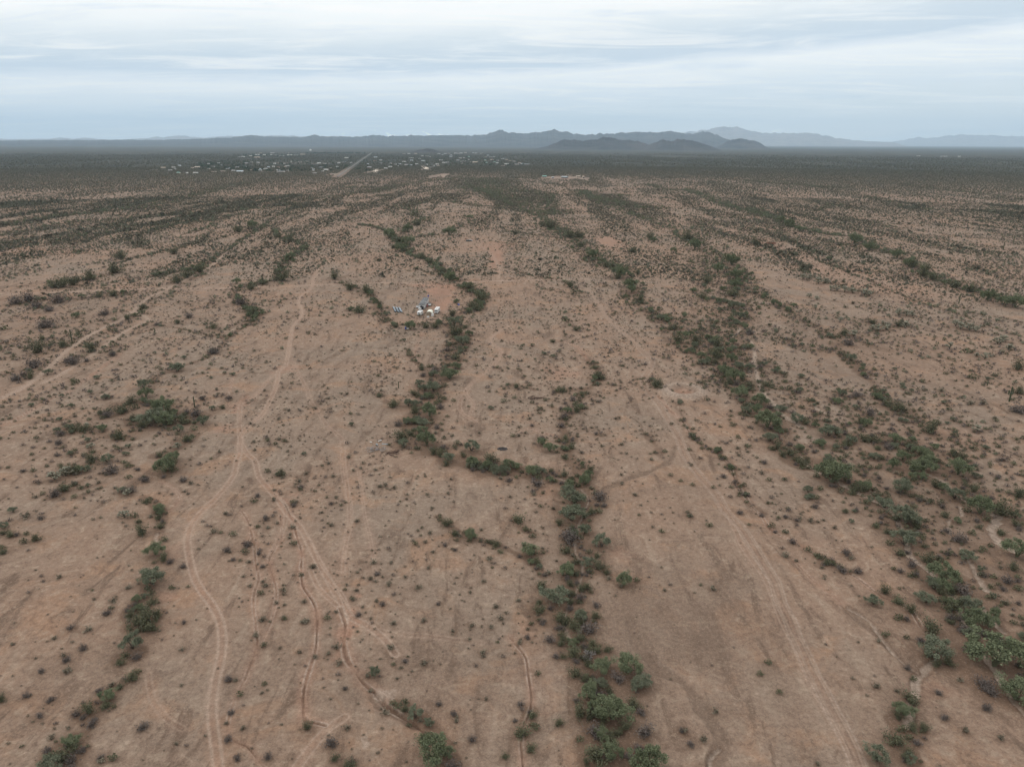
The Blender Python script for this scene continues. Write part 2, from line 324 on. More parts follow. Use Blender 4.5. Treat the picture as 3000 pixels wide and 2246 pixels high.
VEG = [
    ('A', [(0, 730), (200, 720), (400, 760), (600, 720), (800, 780)], 24, 0.9, 0.12),
    ('A', [(0, 880), (250, 900), (500, 880), (650, 900)], 18, 1.0, 0.12),
    ('A', [(600, 1480), (760, 1490), (900, 1500), (1150, 1380), (1350, 1350)], 9, 1.5, 0.15),
    ('C', [(700, 1130), (900, 1200), (1100, 1300), (1300, 1480), (1600, 1600)], 20, 1.1, 0.12),
    ('C', [(450, 1000), (650, 1150), (850, 1350), (1050, 1560)], 14, 1.3, 0.2),
    ('F', [(1000, 40), (1250, 180), (1450, 320), (1650, 520), (1800, 800)], 14, 1.2, 0.2),
    ('C', [(120, 120), (100, 330), (120, 520), (180, 700), (140, 860)], 26, 1.0, 0.2),
    ('B', [(1840, 560), (1960, 640), (2080, 780), (2200, 960)], 12, 1.6, 0.2),
    ('C', [(440, 500), (600, 640), (800, 820), (1000, 960)], 16, 1.2, 0.1),
    ('A', [(1040, 560), (1200, 640), (1400, 660), (1550, 640)], 16, 0.9, 0.12),
    ('B', [(1430, 150), (1500, 240), (1600, 360), (1700, 400)], 22, 1.4, 0.35),
    ('B', [(1250, 120), (1350, 150), (1450, 200), (1540, 200)], 26, 1.4, 0.4),  # belts of trees and shrubs along the drainage lines: tile, points, width m, density per 100 m2, greenness
    ('B', [(130, 125), (280, 160), (330, 200), (380, 250), (420, 290), (480, 330), (560, 350), (620, 390), (660, 440), (720, 480), (800, 520), (860, 560), (900, 610), (880, 660), (820, 690), (740, 720), (710, 760), (730, 820), (780, 870), (770, 910), (730, 960), (730, 1000), (700, 1060), (640, 1110), (600, 1150), (570, 1220), (550, 1290), (500, 1350), (480, 1420), (470, 1490), (560, 1560), (650, 1620), ('E', 700, 10), ('E', 800, 45), ('E', 900, 55)], 12, 4.0, 0.6),
    ('E', [(700, 10), (800, 45), (900, 55), (1000, 70), (1100, 80), (1200, 100), (1290, 140), (1290, 200), (1290, 280), (1300, 340), (1260, 400), (1270, 480), (1310, 560), (1280, 640), (1230, 720), (1240, 800), (1230, 870), (1240, 950), (1280, 1010), (1330, 1060), (1350, 1130), (1370, 1200), (1400, 1290), (1410, 1380), (1400, 1460), (1400, 1560), (1400, 1680)], 7, 6.5, 0.45),
    ('E', [(1350, 1130), (1440, 1300), (1530, 1420), (1620, 1560), (1650, 1680)], 4, 3.5, 0.3),
    ('B', [(400, 190), (420, 150), (460, 120), (540, 100), (480, 50), (400, 20), (300, 20)], 12, 2.5, 0.6),
    ('B', [(480, 210), (560, 195), (640, 185), (700, 165), (760, 140), (830, 110), (820, 70)], 9, 2.5, 0.5),
    ('B', [(1440, 730), (1490, 780), (1560, 800)], 5, 3, 0.4),
    ('B', [(1590, 1010), (1640, 1040), (1670, 1100), (1640, 1160), (1560, 1200), (1540, 1260), (1520, 1320), (1450, 1370), (1430, 1440), (1450, 1530), (1460, 1600), (1480, 1640), ('E', 1240, 10), ('E', 1280, 50), ('E', 1290, 120)], 5, 5, 0.25),
    ('B', [(1370, 1190), (1440, 1200), (1520, 1190)], 4, 4, 0.4),
    ('B', [(1080, 1160), (1170, 1170), (1240, 1190)], 3, 4, 0.4),
    ('O', [(1000, 395), (1040, 410), (1080, 430), (1150, 460), (1220, 500), (1270, 540), (1330, 580), (1365, 620), (1400, 670), (1470, 710), (1540, 755), (1570, 800), (1600, 845), (1640, 880), (1670, 915), (1690, 955), (1740, 990), (1800, 1010)], 14, 2.2, 0.5),
    ('O', [(1250, 410), (1330, 450), (1420, 480), (1490, 520), (1560, 560), (1590, 590), (1600, 640), (1605, 700), (1590, 740), (1575, 780), (1600, 845)], 15, 1.9, 0.5),
    ('C', [(120, 980), (190, 900), (280, 820), (340, 740), (330, 640), (340, 540), (350, 440), (300, 340), (180, 280), (60, 220)], 20, 1.5, 0.45),
    ('F', [(600, 0), (720, 30), (840, 90), (950, 150), (1090, 220), (1200, 290), (1210, 420), (1310, 490), (1420, 590), (1440, 660), (1450, 760), (1560, 830), (1590, 920), (1700, 1020), (1790, 1130), (1830, 1230), (1900, 1320)], 9, 4.5, 0.5),
    ('F', [(1000, -40), (1200, 30), (1400, 130), (1500, 190), (1650, 240), (1800, 290), (1900, 340)], 10, 3, 0.5),
    ('C', [(440, 20), (600, 90), (700, 130), (800, 160), (900, 180), (1050, 200), (1150, 235), (1250, 280), (1350, 310), (1450, 350), (1500, 400), (1600, 460), (1700, 490), (1800, 520), (1900, 560), (2000, 590), (2100, 620), (2250, 635)], 13, 3.6, 0.6),
    ('C', [(590, 150), (640, 190), (700, 230), (780, 270), (830, 320), (900, 370), (1000, 400), (1100, 450), (1200, 490), (1320, 545), (1450, 600), (1550, 640), (1700, 680), (1850, 730), (2000, 790), (2208, 860)], 3.5, 3.2, 0.3),
    ('C', [(740, 450), (860, 470), (970, 500), (1080, 540), (1250, 575)], 12, 3.2, 0.1),
    ('C', [(1180, 740), (1290, 780), (1460, 770)], 13, 3.0, 0.15),
    ('C', [(1380, 690), (1520, 700)], 5, 3.0, 0.1),
    ('C', [(1740, 750), (1930, 790)], 10, 3.0, 0.1),
    ('C', [(1830, 930), (2020, 980)], 5, 3.0, 0.1),
    ('C', [(450, 540), (520, 600), (620, 640), (740, 720), (880, 790), (960, 860), (1070, 850), (1180, 900), (1340, 940)], 10, 2.6, 0.2),
    ('C', [(640, 860), (760, 920), (900, 940), (1050, 880)], 8, 2.6, 0.1),
    ('C', [(1010, 940), (1100, 1010), (1170, 1080), (1240, 1160), (1290, 1230), (1350, 1290), (1440, 1320), (1500, 1380), (1600, 1440)], 7, 3.2, 0.25),
    ('C', [(1150, 1500), (1300, 1520), (1450, 1560), ('F', 1400, 60), ('F', 1600, 180)], 10, 2.6, 0.45),
    ('C', [(860, 1430), (1000, 1450), (1130, 1400), (1210, 1400)], 5, 2.5, 0.3),
    ('B', [(2208, 1390), ('C', 60, 1480), ('C', 130, 1560), ('C', 220, 1600), ('F', 250, 0), ('F', 290, 90), ('F', 330, 180), ('F', 380, 250), ('F', 440, 280)], 2.6, 9, 0.1),
    ('F', [(700, 500), (790, 540), (860, 580), (960, 600)], 2, 8, 0.15),
    ('F', [(1130, 1400), (1180, 1480), (1220, 1560), (1240, 1660)], 3, 5, 0.3),
    ('A', [(1780, 150), (1800, 200), (1900, 230), (1970, 260), (1960, 290), (1880, 330), (1840, 380), (1810, 430), (1800, 480), (1700, 500), (1600, 520), (1530, 560), (1540, 620), (1640, 680), (1650, 720), (1600, 780)], 9, 4, 0.45),
    ('A', [(1600, 780), (1530, 820), (1470, 870), (1410, 940), (1300, 1000), (1180, 1040), (1080, 1080), (1010, 1110), (1000, 1160)], 3.5, 5, 0.3),
    ('A', [(760, 1300), (900, 1290), (1050, 1290), (1100, 1370), (1000, 1420), (900, 1400), (1180, 1400), (1300, 1370)], 9, 3.5, 0.4),
    ('A', [(1900, 10), (1780, 80), (1680, 150), (1560, 230), (1460, 300), (1350, 370), (1250, 420), (1180, 470)], 6, 5, 0.35),
    ('A', [(1000, 460), (1150, 430), (1300, 400), (1230, 470), (1130, 500)], 14, 3.5, 0.4),
    ('A', [(300, 500), (420, 490), (560, 480), (620, 455)], 14, 2.6, 0.4),
    ('A', [(0, 610), (150, 590), (300, 610), (450, 610), (640, 590), (880, 570)], 13, 2.6, 0.1),
    ('A', [(100, 530), (220, 525)], 6, 3, 0.3),
    ('A', [(0, 200), (200, 160), (400, 120), (600, 100), (800, 90), (1000, 75), (1200, 60), (1500, 40), (1700, 20)], 9, 3.2, 0.45),
    ('A', [(0, 130), (250, 90), (500, 60), (800, 30), (1100, 10)], 16, 2.4, 0.4),
    ('A', [(250, 220), (480, 200), (700, 180), (900, 150)], 8, 2.6, 0.2),
    ('A', [(950, 180), (1100, 130), (1250, 110), (1400, 95), (1600, 45)], 10, 2.4, 0.3),
    ('A', [(1180, 190), (1300, 160), (1400, 120)], 8, 3, 0.5),
    ('A', [(1060, 300), (1120, 285), (1190, 270)], 6, 3, 0.2),
    ('A', [(660, 410), (750, 405), (900, 380)], 8, 2.2, 0.2),
    ('A', [(740, 320), (830, 320)], 6, 3, 0.3),
    ('A', [(1040, 780), (1150, 795), (1280, 825), (1400, 850), (1460, 870)], 3, 4, 0.2),
    ('A', [(0, 1100), (100, 1080), (220, 1020), (400, 1000), (520, 990)], 10, 1.8, 0.15),
    ('A', [(150, 930), (300, 920), (420, 900), (560, 900)], 10, 1.8, 0.3),
    ('A', [(700, 820), (780, 760), (850, 720), (950, 640), (1000, 590)], 8, 2.0, 0.2),
    ('A', [(420, 1440), (500, 1440), (560, 1450)], 4, 3, 0.3),
    ('D', [(560, -60), (500, 0), (400, 60), (330, 80)], 5, 3, 0.2),
    ('D', [(440, 110), (350, 150), (280, 180), (240, 215)], 2.2, 7, 0.1),
    ('D', [(790, 85), (740, 120), (690, 175)], 2, 6, 0.1),
    ('A', [(1240, 1490), (1180, 1540), (1090, 1600), (1020, 1620)], 6, 4, 0.5),
    ('D', [(780, 200), (850, 250), (880, 300), (860, 350), (870, 380)], 3, 5, 0.3),
    ('D', [(800, 680), (790, 740), (730, 800), (700, 840), (780, 840), (850, 820), (800, 890)], 4, 7, 0.4),
    ('D', [(640, 1070), (740, 1060), (770, 1020)], 3, 4, 0.2),
    ('D', [(720, 1160), (640, 1220), (580, 1290), (480, 1330), (410, 1360), (470, 1420)], 2.5, 5, 0.5),
    ('D', [(400, 1500), (330, 1560), (280, 1620), (380, 1620), (300, 1680)], 5, 5, 0.3),
    ('E', [(520, 300), (570, 340), (640, 390), (720, 420), (800, 440), (870, 460), (950, 500), (1010, 520)], 2.5, 7, 0.4),
    ('E', [(960, 350), (1000, 380), (1050, 390)], 3, 5, 0.1),
    ('E', [(1010, 520), (1060, 560), (1090, 620)], 3, 5, 0.3),
    ('E', [(1060, 800), (1030, 840), (1080, 870)], 3, 3, 0.1),
    ('E', [(290, 1300), (400, 1370), (470, 1420), (560, 1500), (620, 1640)], 3, 4, 0.2),
    ('E', [(1040, 1340), (1000, 1400), (980, 1480)], 2.5, 4, 0.3),
    ('B', [(0, 500), (60, 530), (150, 550), (200, 590), (230, 650), (260, 720), (280, 760)], 7, 3, 0.45),
    ('B', [(50, 680), (120, 675), (210, 660)], 8, 3, 0.4),
    ('B', [(330, 775), (450, 775), (560, 770), (690, 765)], 7, 4.5, 0.5),
    ('B', [(430, 930), (450, 980), (500, 1030), (530, 1060)], 3, 4, 0.2),
    ('B', [(280, 1270), (350, 1280), (440, 1280)], 5, 3.5, 0.3),
    ('B', [(210, 1210), (260, 1230)], 4, 3, 0.3),
    ('B', [(1040, 180), (1130, 175), (1240, 195), (1330, 205), (1430, 215)], 6, 3, 0.3),
    ('B', [(960, 235), (1100, 255), (1220, 275), (1330, 285)], 4, 3, 0.2),
    ('B', [(1170, 160), (1260, 168)], 4, 3, 0.2),
    ('B', [(1070, 400), (1150, 430), (1250, 460), (1400, 480), (1480, 520), (1550, 570)], 6, 2.6, 0.45),
    ('B', [(1200, 500), (1300, 540), (1450, 570), (1580, 600)], 3, 2.6, 0.1),
    ('B', [(470, 405), (560, 440), (650, 465)], 4, 3, 0.2),
    ('B', [(1360, 300), (1450, 310)], 7, 3, 0.4),
    ('B', [(1840, 285), (1920, 290)], 7, 3, 0.3),
    ('B', [(1900, 1130), (1990, 1120), (2040, 1170), (2080, 1200)], 4, 3, 0.25),
    ('B', [(1980, 1480), (2040, 1560), (2080, 1640)], 4, 2.5, 0.1),
    ('J', [(0, 530), (110, 550)], 30, 1.5, 0.5),
    ('J', [(700, 395), (850, 400), (1000, 415), (1180, 425)], 25, 2.5, 0.4),
    ('J', [(1000, 545), (1100, 520)], 20, 2.0, 0.4),
    ('J', [(0, 400), (130, 440)], 25, 2.0, 0.3),
    ('J', [(1280, 470), (1420, 510), (1600, 545), (1800, 560)], 16, 1.6, 0.3),
    ('J', [(1500, 400), (1700, 430), (1900, 450), (2200, 490)], 18, 1.6, 0.3),
    ('J', [(560, 375), (700, 395)], 25, 2.0, 0.3),
    ('J', [(200, 430), (330, 470), (450, 520), (600, 560), (700, 595)], 22, 2.6, 0.6),
    ('I', [(1010, 460), (1150, 480), (1280, 530), (1400, 570), (1500, 610), (1600, 640)], 40, 1.8, 0.5),
    ('I', [(1100, 400), (1200, 440), (1200, 500)], 70, 1.5, 0.5),
    ('I', [(250, 465), (440, 460)], 35, 1.6, 0.4),
    ('I', [(0, 540), (150, 520), (350, 500), (560, 460), (700, 430), (900, 410), (1000, 395)], 22, 1.8, 0.3),
    ('I', [(320, 540), (520, 510), (730, 475)], 16, 1.8, 0.2),
    ('I', [(900, 555), (1020, 565), (1100, 580), (1250, 600)], 16, 2, 0.3),
    ('I', [(1780, 480), (1830, 520), (1960, 550), (2100, 580), (2212, 600)], 30, 2.2, 0.6),
    ('I', [(1990, 520), (2080, 510)], 30, 1.5, 0.5),
    ('I', [(1400, 480), (1550, 510), (1560, 560), (1640, 640)], 30, 1.6, 0.4),
    ('I', [(530, 590), (650, 580), (740, 560)], 14, 2, 0.2),
    ('H', [(880, 600), (1000, 570), (1150, 540), (1400, 480), (1600, 430)], 25, 1.8, 0.3),
    ('H', [(1480, 600), (1700, 590), (1870, 570), (2000, 560)], 14, 2.2, 0.3),
    ('H', [(400, 640), (560, 630), (800, 600), (880, 580)], 20, 1.8, 0.4),
]


def wline(t, pts):
    out = []
    for p in pts:
        tt, x, y = (t, *p) if len(p) == 2 else p
        out.append(g(tt, x, y))
    return np.array(out)


def smooth_line(P, step=4.0, wob=0.0, seed=0):
    """Catmull-Rom through the points, resampled, with an optional sideways wander"""
    out = []
    n = len(P)
    for i in range(n - 1):
        p0, p1, p2, p3 = P[max(i - 1, 0)], P[i], P[i + 1], P[min(i + 2, n - 1)]
        L = np.hypot(*(p2 - p1))
        k = max(2, min(40, int(L / step)))
        for t in np.linspace(0, 1, k, endpoint=False):
            # centripetal-ish damping of overshoot between unevenly spaced points
            m1 = (p2 - p0) * 0.5; m2 = (p3 - p1) * 0.5
            for m in (m1, m2):
                ml = np.hypot(*m)
                if ml > L: m *= L / max(ml, 1e-6)
            h1 = 2 * t ** 3 - 3 * t ** 2 + 1; h2 = t ** 3 - 2 * t ** 2 + t
            h3 = -2 * t ** 3 + 3 * t ** 2; h4 = t ** 3 - t ** 2
            out.append(h1 * p1 + h2 * m1 + h3 * p2 + h4 * m2)
    out.append(P[-1])
    Q = np.array(out)
    if wob > 0:
        s = np.concatenate([[0], np.cumsum(np.hypot(*(np.diff(Q, axis=0).T)))])
        T = np.gradient(Q, axis=0); T /= np.maximum(np.hypot(T[:, 0], T[:, 1]), 1e-6)[:, None]
        w = (fbm(s / 14.0 + seed * 9.1, s * 0 + seed * 3.7, 3) - 0.5) * 2 * wob
        Q = Q + np.stack([-T[:, 1] * w, T[:, 0] * w], 1)
    return Q


# ------------------------------------------------------------------ ground grid (polar round the drone, finer near by)
rr = [0.5, 20, 40, 60, 70, 78, 84]
f_r = FPX / 3000 * 1024
while rr[-1] < 120000:
    r = rr[-1]
    dr = max(0.22, 0.9 * (r * r + CAM_H ** 2) / (CAM_H * f_r))
    rr.append(r + min(dr, max(0.02 * r, 0.22)))
rr = np.array(rr)
fine = np.radians(np.linspace(-50, 50, 1260))
coarse = np.radians(np.linspace(50, 310, 40))[1:]
az = np.concatenate([fine, coarse])
NR, NA = len(rr), len(az)
RR, AA = np.meshgrid(rr, az, indexing='ij')
GX = RR * np.sin(AA); GY = RR * np.cos(AA)
CELL = np.maximum(RR * (fine[1] - fine[0]), np.gradient(rr)[:, None] * 0.6)


def line_dist(Q, pad):
    """unsigned distance to a polyline near it, as (slices, distance) pieces merged in one array"""
    D = None
    rq = np.hypot(Q[:, 0], Q[:, 1]); aq = np.arctan2(Q[:, 0], Q[:, 1])
    i0 = max(0, np.searchsorted(rr, rq.min() - pad) - 2); i1 = min(NR, np.searchsorted(rr, rq.max() + pad) + 2)
    pa = pad / max(rq.min(), 20)
    j0 = max(0, np.searchsorted(fine, aq.min() - pa) - 2); j1 = min(len(fine), np.searchsorted(fine, aq.max() + pa) + 2)
    if j1 <= j0:
        return None
    D = np.full((i1 - i0, j1 - j0), 1e9)
    Tt = np.zeros_like(D)
    acc = 0.0
    for k in range(len(Q) - 1):
        a, b = Q[k], Q[k + 1]
        r0, r1 = sorted((rq[k], rq[k + 1])); a0, a1 = sorted((aq[k], aq[k + 1]))
        pk = pad / max(r0, 20)
        u0 = max(i0, np.searchsorted(rr, r0 - pad) - 1); u1 = min(i1, np.searchsorted(rr, r1 + pad) + 1)
        v0 = max(j0, np.searchsorted(fine, a0 - pk) - 1); v1 = min(j1, np.searchsorted(fine, a1 + pk) + 1)
        L = np.hypot(*(b - a))
        if u1 > u0 and v1 > v0:
            X = GX[u0:u1, v0:v1]; Y = GY[u0:u1, v0:v1]
            d = b - a
            t = np.clip(((X - a[0]) * d[0] + (Y - a[1]) * d[1]) / max(L * L, 1e-9), 0, 1)
            dd = np.hypot(X - a[0] - t * d[0], Y - a[1] - t * d[1])
            sub = D[u0 - i0:u1 - i0, v0 - j0:v1 - j0]
            st = Tt[u0 - i0:u1 - i0, v0 - j0:v1 - j0]
            mk = dd < sub
            sub[mk] = dd[mk]; st[mk] = (acc + t * L)[mk]
        acc += L
    return (slice(i0, i1), slice(j0, j1)), D, Tt


H = np.zeros_like(GX)
fade = 1 - sstep(RR, 1200, 2500)
H += (fbm(GX / 45, GY / 45, 3) - 0.5) * 1.2 * fade
H += (fbm(GX / 9, GY / 9, 2) - 0.5) * 0.22 * (1 - sstep(RR, 300, 700))
m_track = np.zeros_like(GX, dtype=np.float32); m_sand = m_track.copy(); m_dark = m_track.copy(); m_red = m_track.copy(); m_cut = m_track.copy()
FID = np.zeros(GX.shape, np.int32)
SURF = {0: ('ground', 'bare pinkish tan desert soil reaching the horizon')}
litter_shade = m_track.copy()


def band(D, w, cell):
    """soft band of half width w, antialiased by the cell size (keeps its area where cells are coarse)"""
    we = np.maximum(w, cell * 0.6)
    return np.exp(-(D / we) ** 2 * 1.2) * np.minimum(1, w / we + 0.0)


VEGW = []
for k, (t, pts, wid, dens, green) in enumerate(VEG):
    Q = smooth_line(wline(t, pts), 6.0, 0.0)
    VEGW.append((Q, wid, dens, green))
    rs = line_dist(Q, wid * 1.6)
    if rs is None: continue
    sl, D, Tt = rs
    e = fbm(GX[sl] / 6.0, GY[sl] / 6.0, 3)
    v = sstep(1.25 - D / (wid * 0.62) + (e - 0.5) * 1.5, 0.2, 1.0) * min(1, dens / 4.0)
    litter_shade[sl] = np.maximum(litter_shade[sl], v)
    H[sl] -= np.clip(v, 0, 1) * min(0.5, wid * 0.04) * fade[sl]
nid = 0
for k, (nm, lb, t, pts, gauge, st) in enumerate(TRACKS):
    Q = smooth_line(wline(t, pts), 3.0, 0.35, k)
    rs = line_dist(Q, 6 + 0)
    if rs is None: continue
    sl, D, Tt = rs
    c = CELL[sl]
    brk = 0.6 + 0.9 * fbm(Tt / 22 + k, GX[sl] * 0 + k * 2.2, 3)
    w = 1.3 if nm == 'dirt_road' or 'diagonal road' in lb else 1.0
    rut = band(np.abs(D - gauge), 0.27 * (1.3 if st > .8 else 1), c * 0.55)
    m_track[sl] = np.maximum(m_track[sl], np.clip(rut * st * brk * (1.5 if 'diagonal road' in lb else 1.1), 0, 1))
    m_red[sl] = np.maximum(m_red[sl], band(D, 1.5 * w, c) * 0.4 * st)
    m_track[sl] = np.maximum(m_track[sl], band(D, 1.3 * w, c) * np.clip(0.12 + (c - .4) * .6, .12, .85) * st * brk * (1.3 if w > 1 else 1))
    H[sl] -= rut * 0.09 * st
    if 'right side of the middle' in lb:
        m_dark[sl] = np.maximum(m_dark[sl], band(np.abs(D - gauge * .75), 0.38, c * .5) * .5 * np.clip(brk, 0, 1))
        m_sand[sl] = np.maximum(m_sand[sl], band(np.abs(D - gauge * 1.75), 0.30, c * .5) * .6 * np.clip(brk, 0, 1))
    if 'pale diagonal' in lb: m_sand[sl] = np.maximum(m_sand[sl], band(D, 1.3, c * .6) * .5)
    nid += 1
    SURF[nid] = (nm, lb)
    FID[sl][D < (gauge + 0.45) * (1.3 if nm == 'dirt_road' else 1)] = nid
for k, (nm, lb, t, pts, w, st) in enumerate(GULLIES):
    Q = smooth_line(wline(t, pts), 2.0, 0.55, k + 40)
    rs = line_dist(Q, 7)
    if rs is None: continue
    sl, D, Tt = rs
    c = CELL[sl]
    vw = w * (0.35 + 0.75 * fbm(Tt / 9 + k * 3, GX[sl] * 0 + k, 3))
    cut = band(D, vw * 0.36, c * 0.5) * (0.35 + 1.0 * sstep(fbm(Tt / 6 + k * 5, Tt * 0 + k, 3), .3, .65))
    H[sl] -= cut * 0.45 * st
    m_red[sl] = np.maximum(m_red[sl], band(D, vw * 2.4, c) * 0.7 * st)
    m_cut[sl] = np.maximum(m_cut[sl], cut * 0.36 * st)
    m_sand[sl] = np.maximum(m_sand[sl], band(np.abs(D - vw * 0.8), 0.22, c * 0.4) * 1.0 * st * sstep(fbm(Tt / 5, Tt * 0 + k, 2), 0.3, 0.7))
    nid += 1
    SURF[nid] = (nm, lb)
    FID[sl][D < vw * 0.8] = nid
for k, (nm, lb, t, pts, w) in enumerate(SANDS):
    Q = smooth_line(wline(t, pts), 2.0, 0.5, k + 80)
    rs = line_dist(Q, 9)
    if rs is None: continue
    sl, D, Tt = rs
    c = CELL[sl]
    vw = w * (0.45 + 0.9 * fbm(Tt / 12 + k * 3, Tt * 0 + k, 3))
    ed = fbm(GX[sl] / 1.6, GY[sl] / 1.6, 3)
    b = sstep(vw * 0.85 + (ed - .5) * 1.5 * min(w, 1.2) - D, -np.maximum(0.4, c * 0.5), np.maximum(0.4, c * 0.5)) * np.minimum(1, vw / (c * 0.5)) * (0.55 + 0.6 * ed)
    H[sl] -= b * 0.55
    m_sand[sl] = np.maximum(m_sand[sl], b)
    m_cut[sl] = np.maximum(m_cut[sl], band(np.abs(D - vw * 1.5), 0.3, c * 0.5) * 0.45)
    nid += 1
    SURF[nid] = (nm, lb)
    FID[sl][D < vw * 1.15] = nid
for k, (nm, lb, t, pts, w) in enumerate(WASHES):
    Q = smooth_line(wline(t, pts), 2.0, 0.5, k + 120)
    rs = line_dist(Q, 9)
    if rs is None: continue
    sl, D, Tt = rs
    c = CELL[sl]
    vw = w * (0.6 + 0.7 * fbm(Tt / 12 + k * 3, Tt * 0 + k, 3))
    ed = fbm(GX[sl] / 2.5, GY[sl] / 2.5, 3)
    b = sstep(vw + (ed - .5) * 2.0 - D, -0.6, 0.6)
    H[sl] -= b * 0.5
    m_dark[sl] = np.maximum(m_dark[sl], b * (0.5 + 0.5 * fbm(Tt / 7 + k, D, 2)))
    nid += 1
    SURF[nid] = (nm, lb)
    FID[sl][(D < vw) & (FID[sl] == 0)] = nid


# patches: tile, x, y, radius px of tile (x,y), channel, strength
PATCH = [('B', 630, 560, 90, 45, 'red', 1.0), ('B', 650, 640, 70, 60, 'red', .9), ('B', 640, 590, 60, 70, 'dark', .3), ('B', 560, 515, 140, 14, 'red', .8), ('B', 690, 535, 60, 18, 'red', .9),
         ('B', 600, 740, 110, 30, 'track', .25), ('B', 480, 800, 110, 18, 'sand', .35), ('B', 1450, 1090, 130, 45, 'red', .5),
         ('A', 1560, 1290, 60, 60, 'red', .55), ('A', 1450, 1450, 70, 40, 'red', .5), ('A', 1850, 1060, 70, 40, 'red', .5),
         ('E', 25, 920, 55, 160, 'red', .9), ('E', 120, 1190, 60, 60, 'red', .5), ('E', 230, 1260, 60, 30, 'sand', .8), ('E', 130, 1520, 20, 40, 'sand', .7),
         ('E', 1700, 900, 520, 330, 'dark', .36), ('E', 600, 1200, 560, 420, 'dark', .28), ('F', 300, 1100, 460, 520, 'dark', .32), ('F', 1500, 1400, 500, 330, 'dark', .24), ('D', 300, 1250, 500, 380, 'dark', .22), ('D', 1450, 1200, 420, 420, 'dark', .20), ('E', 1620, 830, 240, 120, 'dark', .36), ('E', 1560, 950, 110, 100, 'dark', .3), ('F', 60, 1000, 160, 160, 'dark', .28),  # broad dark entries: gravelly soil with cloud shade and vignetting painted in
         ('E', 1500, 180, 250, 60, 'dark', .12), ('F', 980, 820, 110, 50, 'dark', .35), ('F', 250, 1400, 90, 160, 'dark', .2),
         ('D', 930, 500, 60, 60, 'red', .4), ('D', 1540, 240, 60, 60, 'red', .6), ('D', 900, 730, 60, 30, 'red', .6),
         ('B', 1740, 240, 90, 50, 'red', .6), ('B', 1000, 350, 50, 90, 'red', .8), ('B', 1000, 270, 160, 30, 'red', .5),
         ('C', 1150, 480, 500, 90, 'red', .3), ('C', 640, 300, 150, 120, 'red', .35), ('C', 850, 840, 60, 30, 'sand', .25),
         ('C', 820, 1520, 70, 35, 'sand', .5), ('C', 1000, 1350, 60, 60, 'sand', .2), ('C', 1600, 1500, 400, 120, 'red', .2),
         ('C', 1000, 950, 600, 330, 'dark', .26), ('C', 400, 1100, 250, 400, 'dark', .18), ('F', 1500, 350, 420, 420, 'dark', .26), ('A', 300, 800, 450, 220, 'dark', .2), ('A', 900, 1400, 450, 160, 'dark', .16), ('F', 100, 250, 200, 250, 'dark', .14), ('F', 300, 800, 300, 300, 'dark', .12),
         ('A', 300, 300, 500, 30, 'red', .3), ('A', 200, 730, 180, 40, 'red', .4), ('A', 850, 540, 200, 40, 'red', .3),
         ('E', 1050, 1150, 200, 260, 'red', .18), ('E', 1000, 940, 60, 60, 'red', .4), ('F', 1350, 1250, 120, 60, 'red', .4),
         ('E', 1500, 500, 80, 50, 'red', .4), ('E', 1100, 180, 70, 50, 'red', .3), ('I', 300, 400, 1, 1, 'red', 0),
         ('I', 850, 385, 70, 14, 'sand', .6), ('I', 440, 355, 22, 14, 'sand', .9), ('I', 780, 335, 26, 18, 'sand', .9), ('I', 180, 375, 40, 9, 'sand', .9),
         ('I', 1350, 365, 120, 20, 'sand', .5), ('I', 600, 400, 250, 25, 'red', .3), ('I', 2100, 305, 110, 5, 'sand', .9), ('J', 160, 237, 180, 7, 'sand', .9),
         ('H', 150, 345, 200, 18, 'sand', .5), ('H', 400, 320, 150, 14, 'sand', .4), ('H', 560, 405, 60, 6, 'sand', .5), ('H', 180, 465, 60, 5, 'sand', .5), ('H', 990, 350, 30, 6, 'sand', .6),
         ('I', 1650, 400, 160, 12, 'sand', .8), ('I', 1790, 405, 40, 10, 'sand', .7)]
cuts = {'red': m_red, 'track': m_track, 'sand': m_sand, 'dark': m_dark}
bare = np.zeros_like(m_red)
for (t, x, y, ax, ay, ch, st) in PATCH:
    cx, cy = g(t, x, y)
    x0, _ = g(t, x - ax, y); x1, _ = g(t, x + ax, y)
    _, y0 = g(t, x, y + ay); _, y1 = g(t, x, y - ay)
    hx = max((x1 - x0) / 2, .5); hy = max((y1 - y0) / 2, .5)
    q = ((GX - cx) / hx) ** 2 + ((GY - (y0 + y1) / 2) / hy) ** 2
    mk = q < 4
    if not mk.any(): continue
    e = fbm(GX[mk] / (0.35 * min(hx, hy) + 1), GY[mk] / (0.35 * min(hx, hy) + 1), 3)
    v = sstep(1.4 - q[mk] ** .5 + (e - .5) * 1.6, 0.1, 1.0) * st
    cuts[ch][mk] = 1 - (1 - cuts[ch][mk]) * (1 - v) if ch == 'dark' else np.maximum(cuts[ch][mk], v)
    if st > .55 and hy > 12:
        bare[mk] = np.maximum(bare[mk], v)
# round earth pit at the end of the right track
pcx, pcy = g('O', 1475, 845)
q = np.hypot(GX - pcx, GY - pcy)
mk = q < 26
H[mk] += 1.3 * np.exp(-((q[mk] - 7.5) / 2.0) ** 2) - 1.0 * np.exp(-(q[mk] / 5.5) ** 4)
m_sand[mk] = np.maximum(m_sand[mk], 0.95 * np.exp(-((q[mk] - 8.5) / 3.0) ** 2))
m_red[mk] = np.maximum(m_red[mk], 0.7 * np.exp(-(q[mk] / 5) ** 4))

farveg = sstep(RR, 1100, 4200).astype(np.float32)


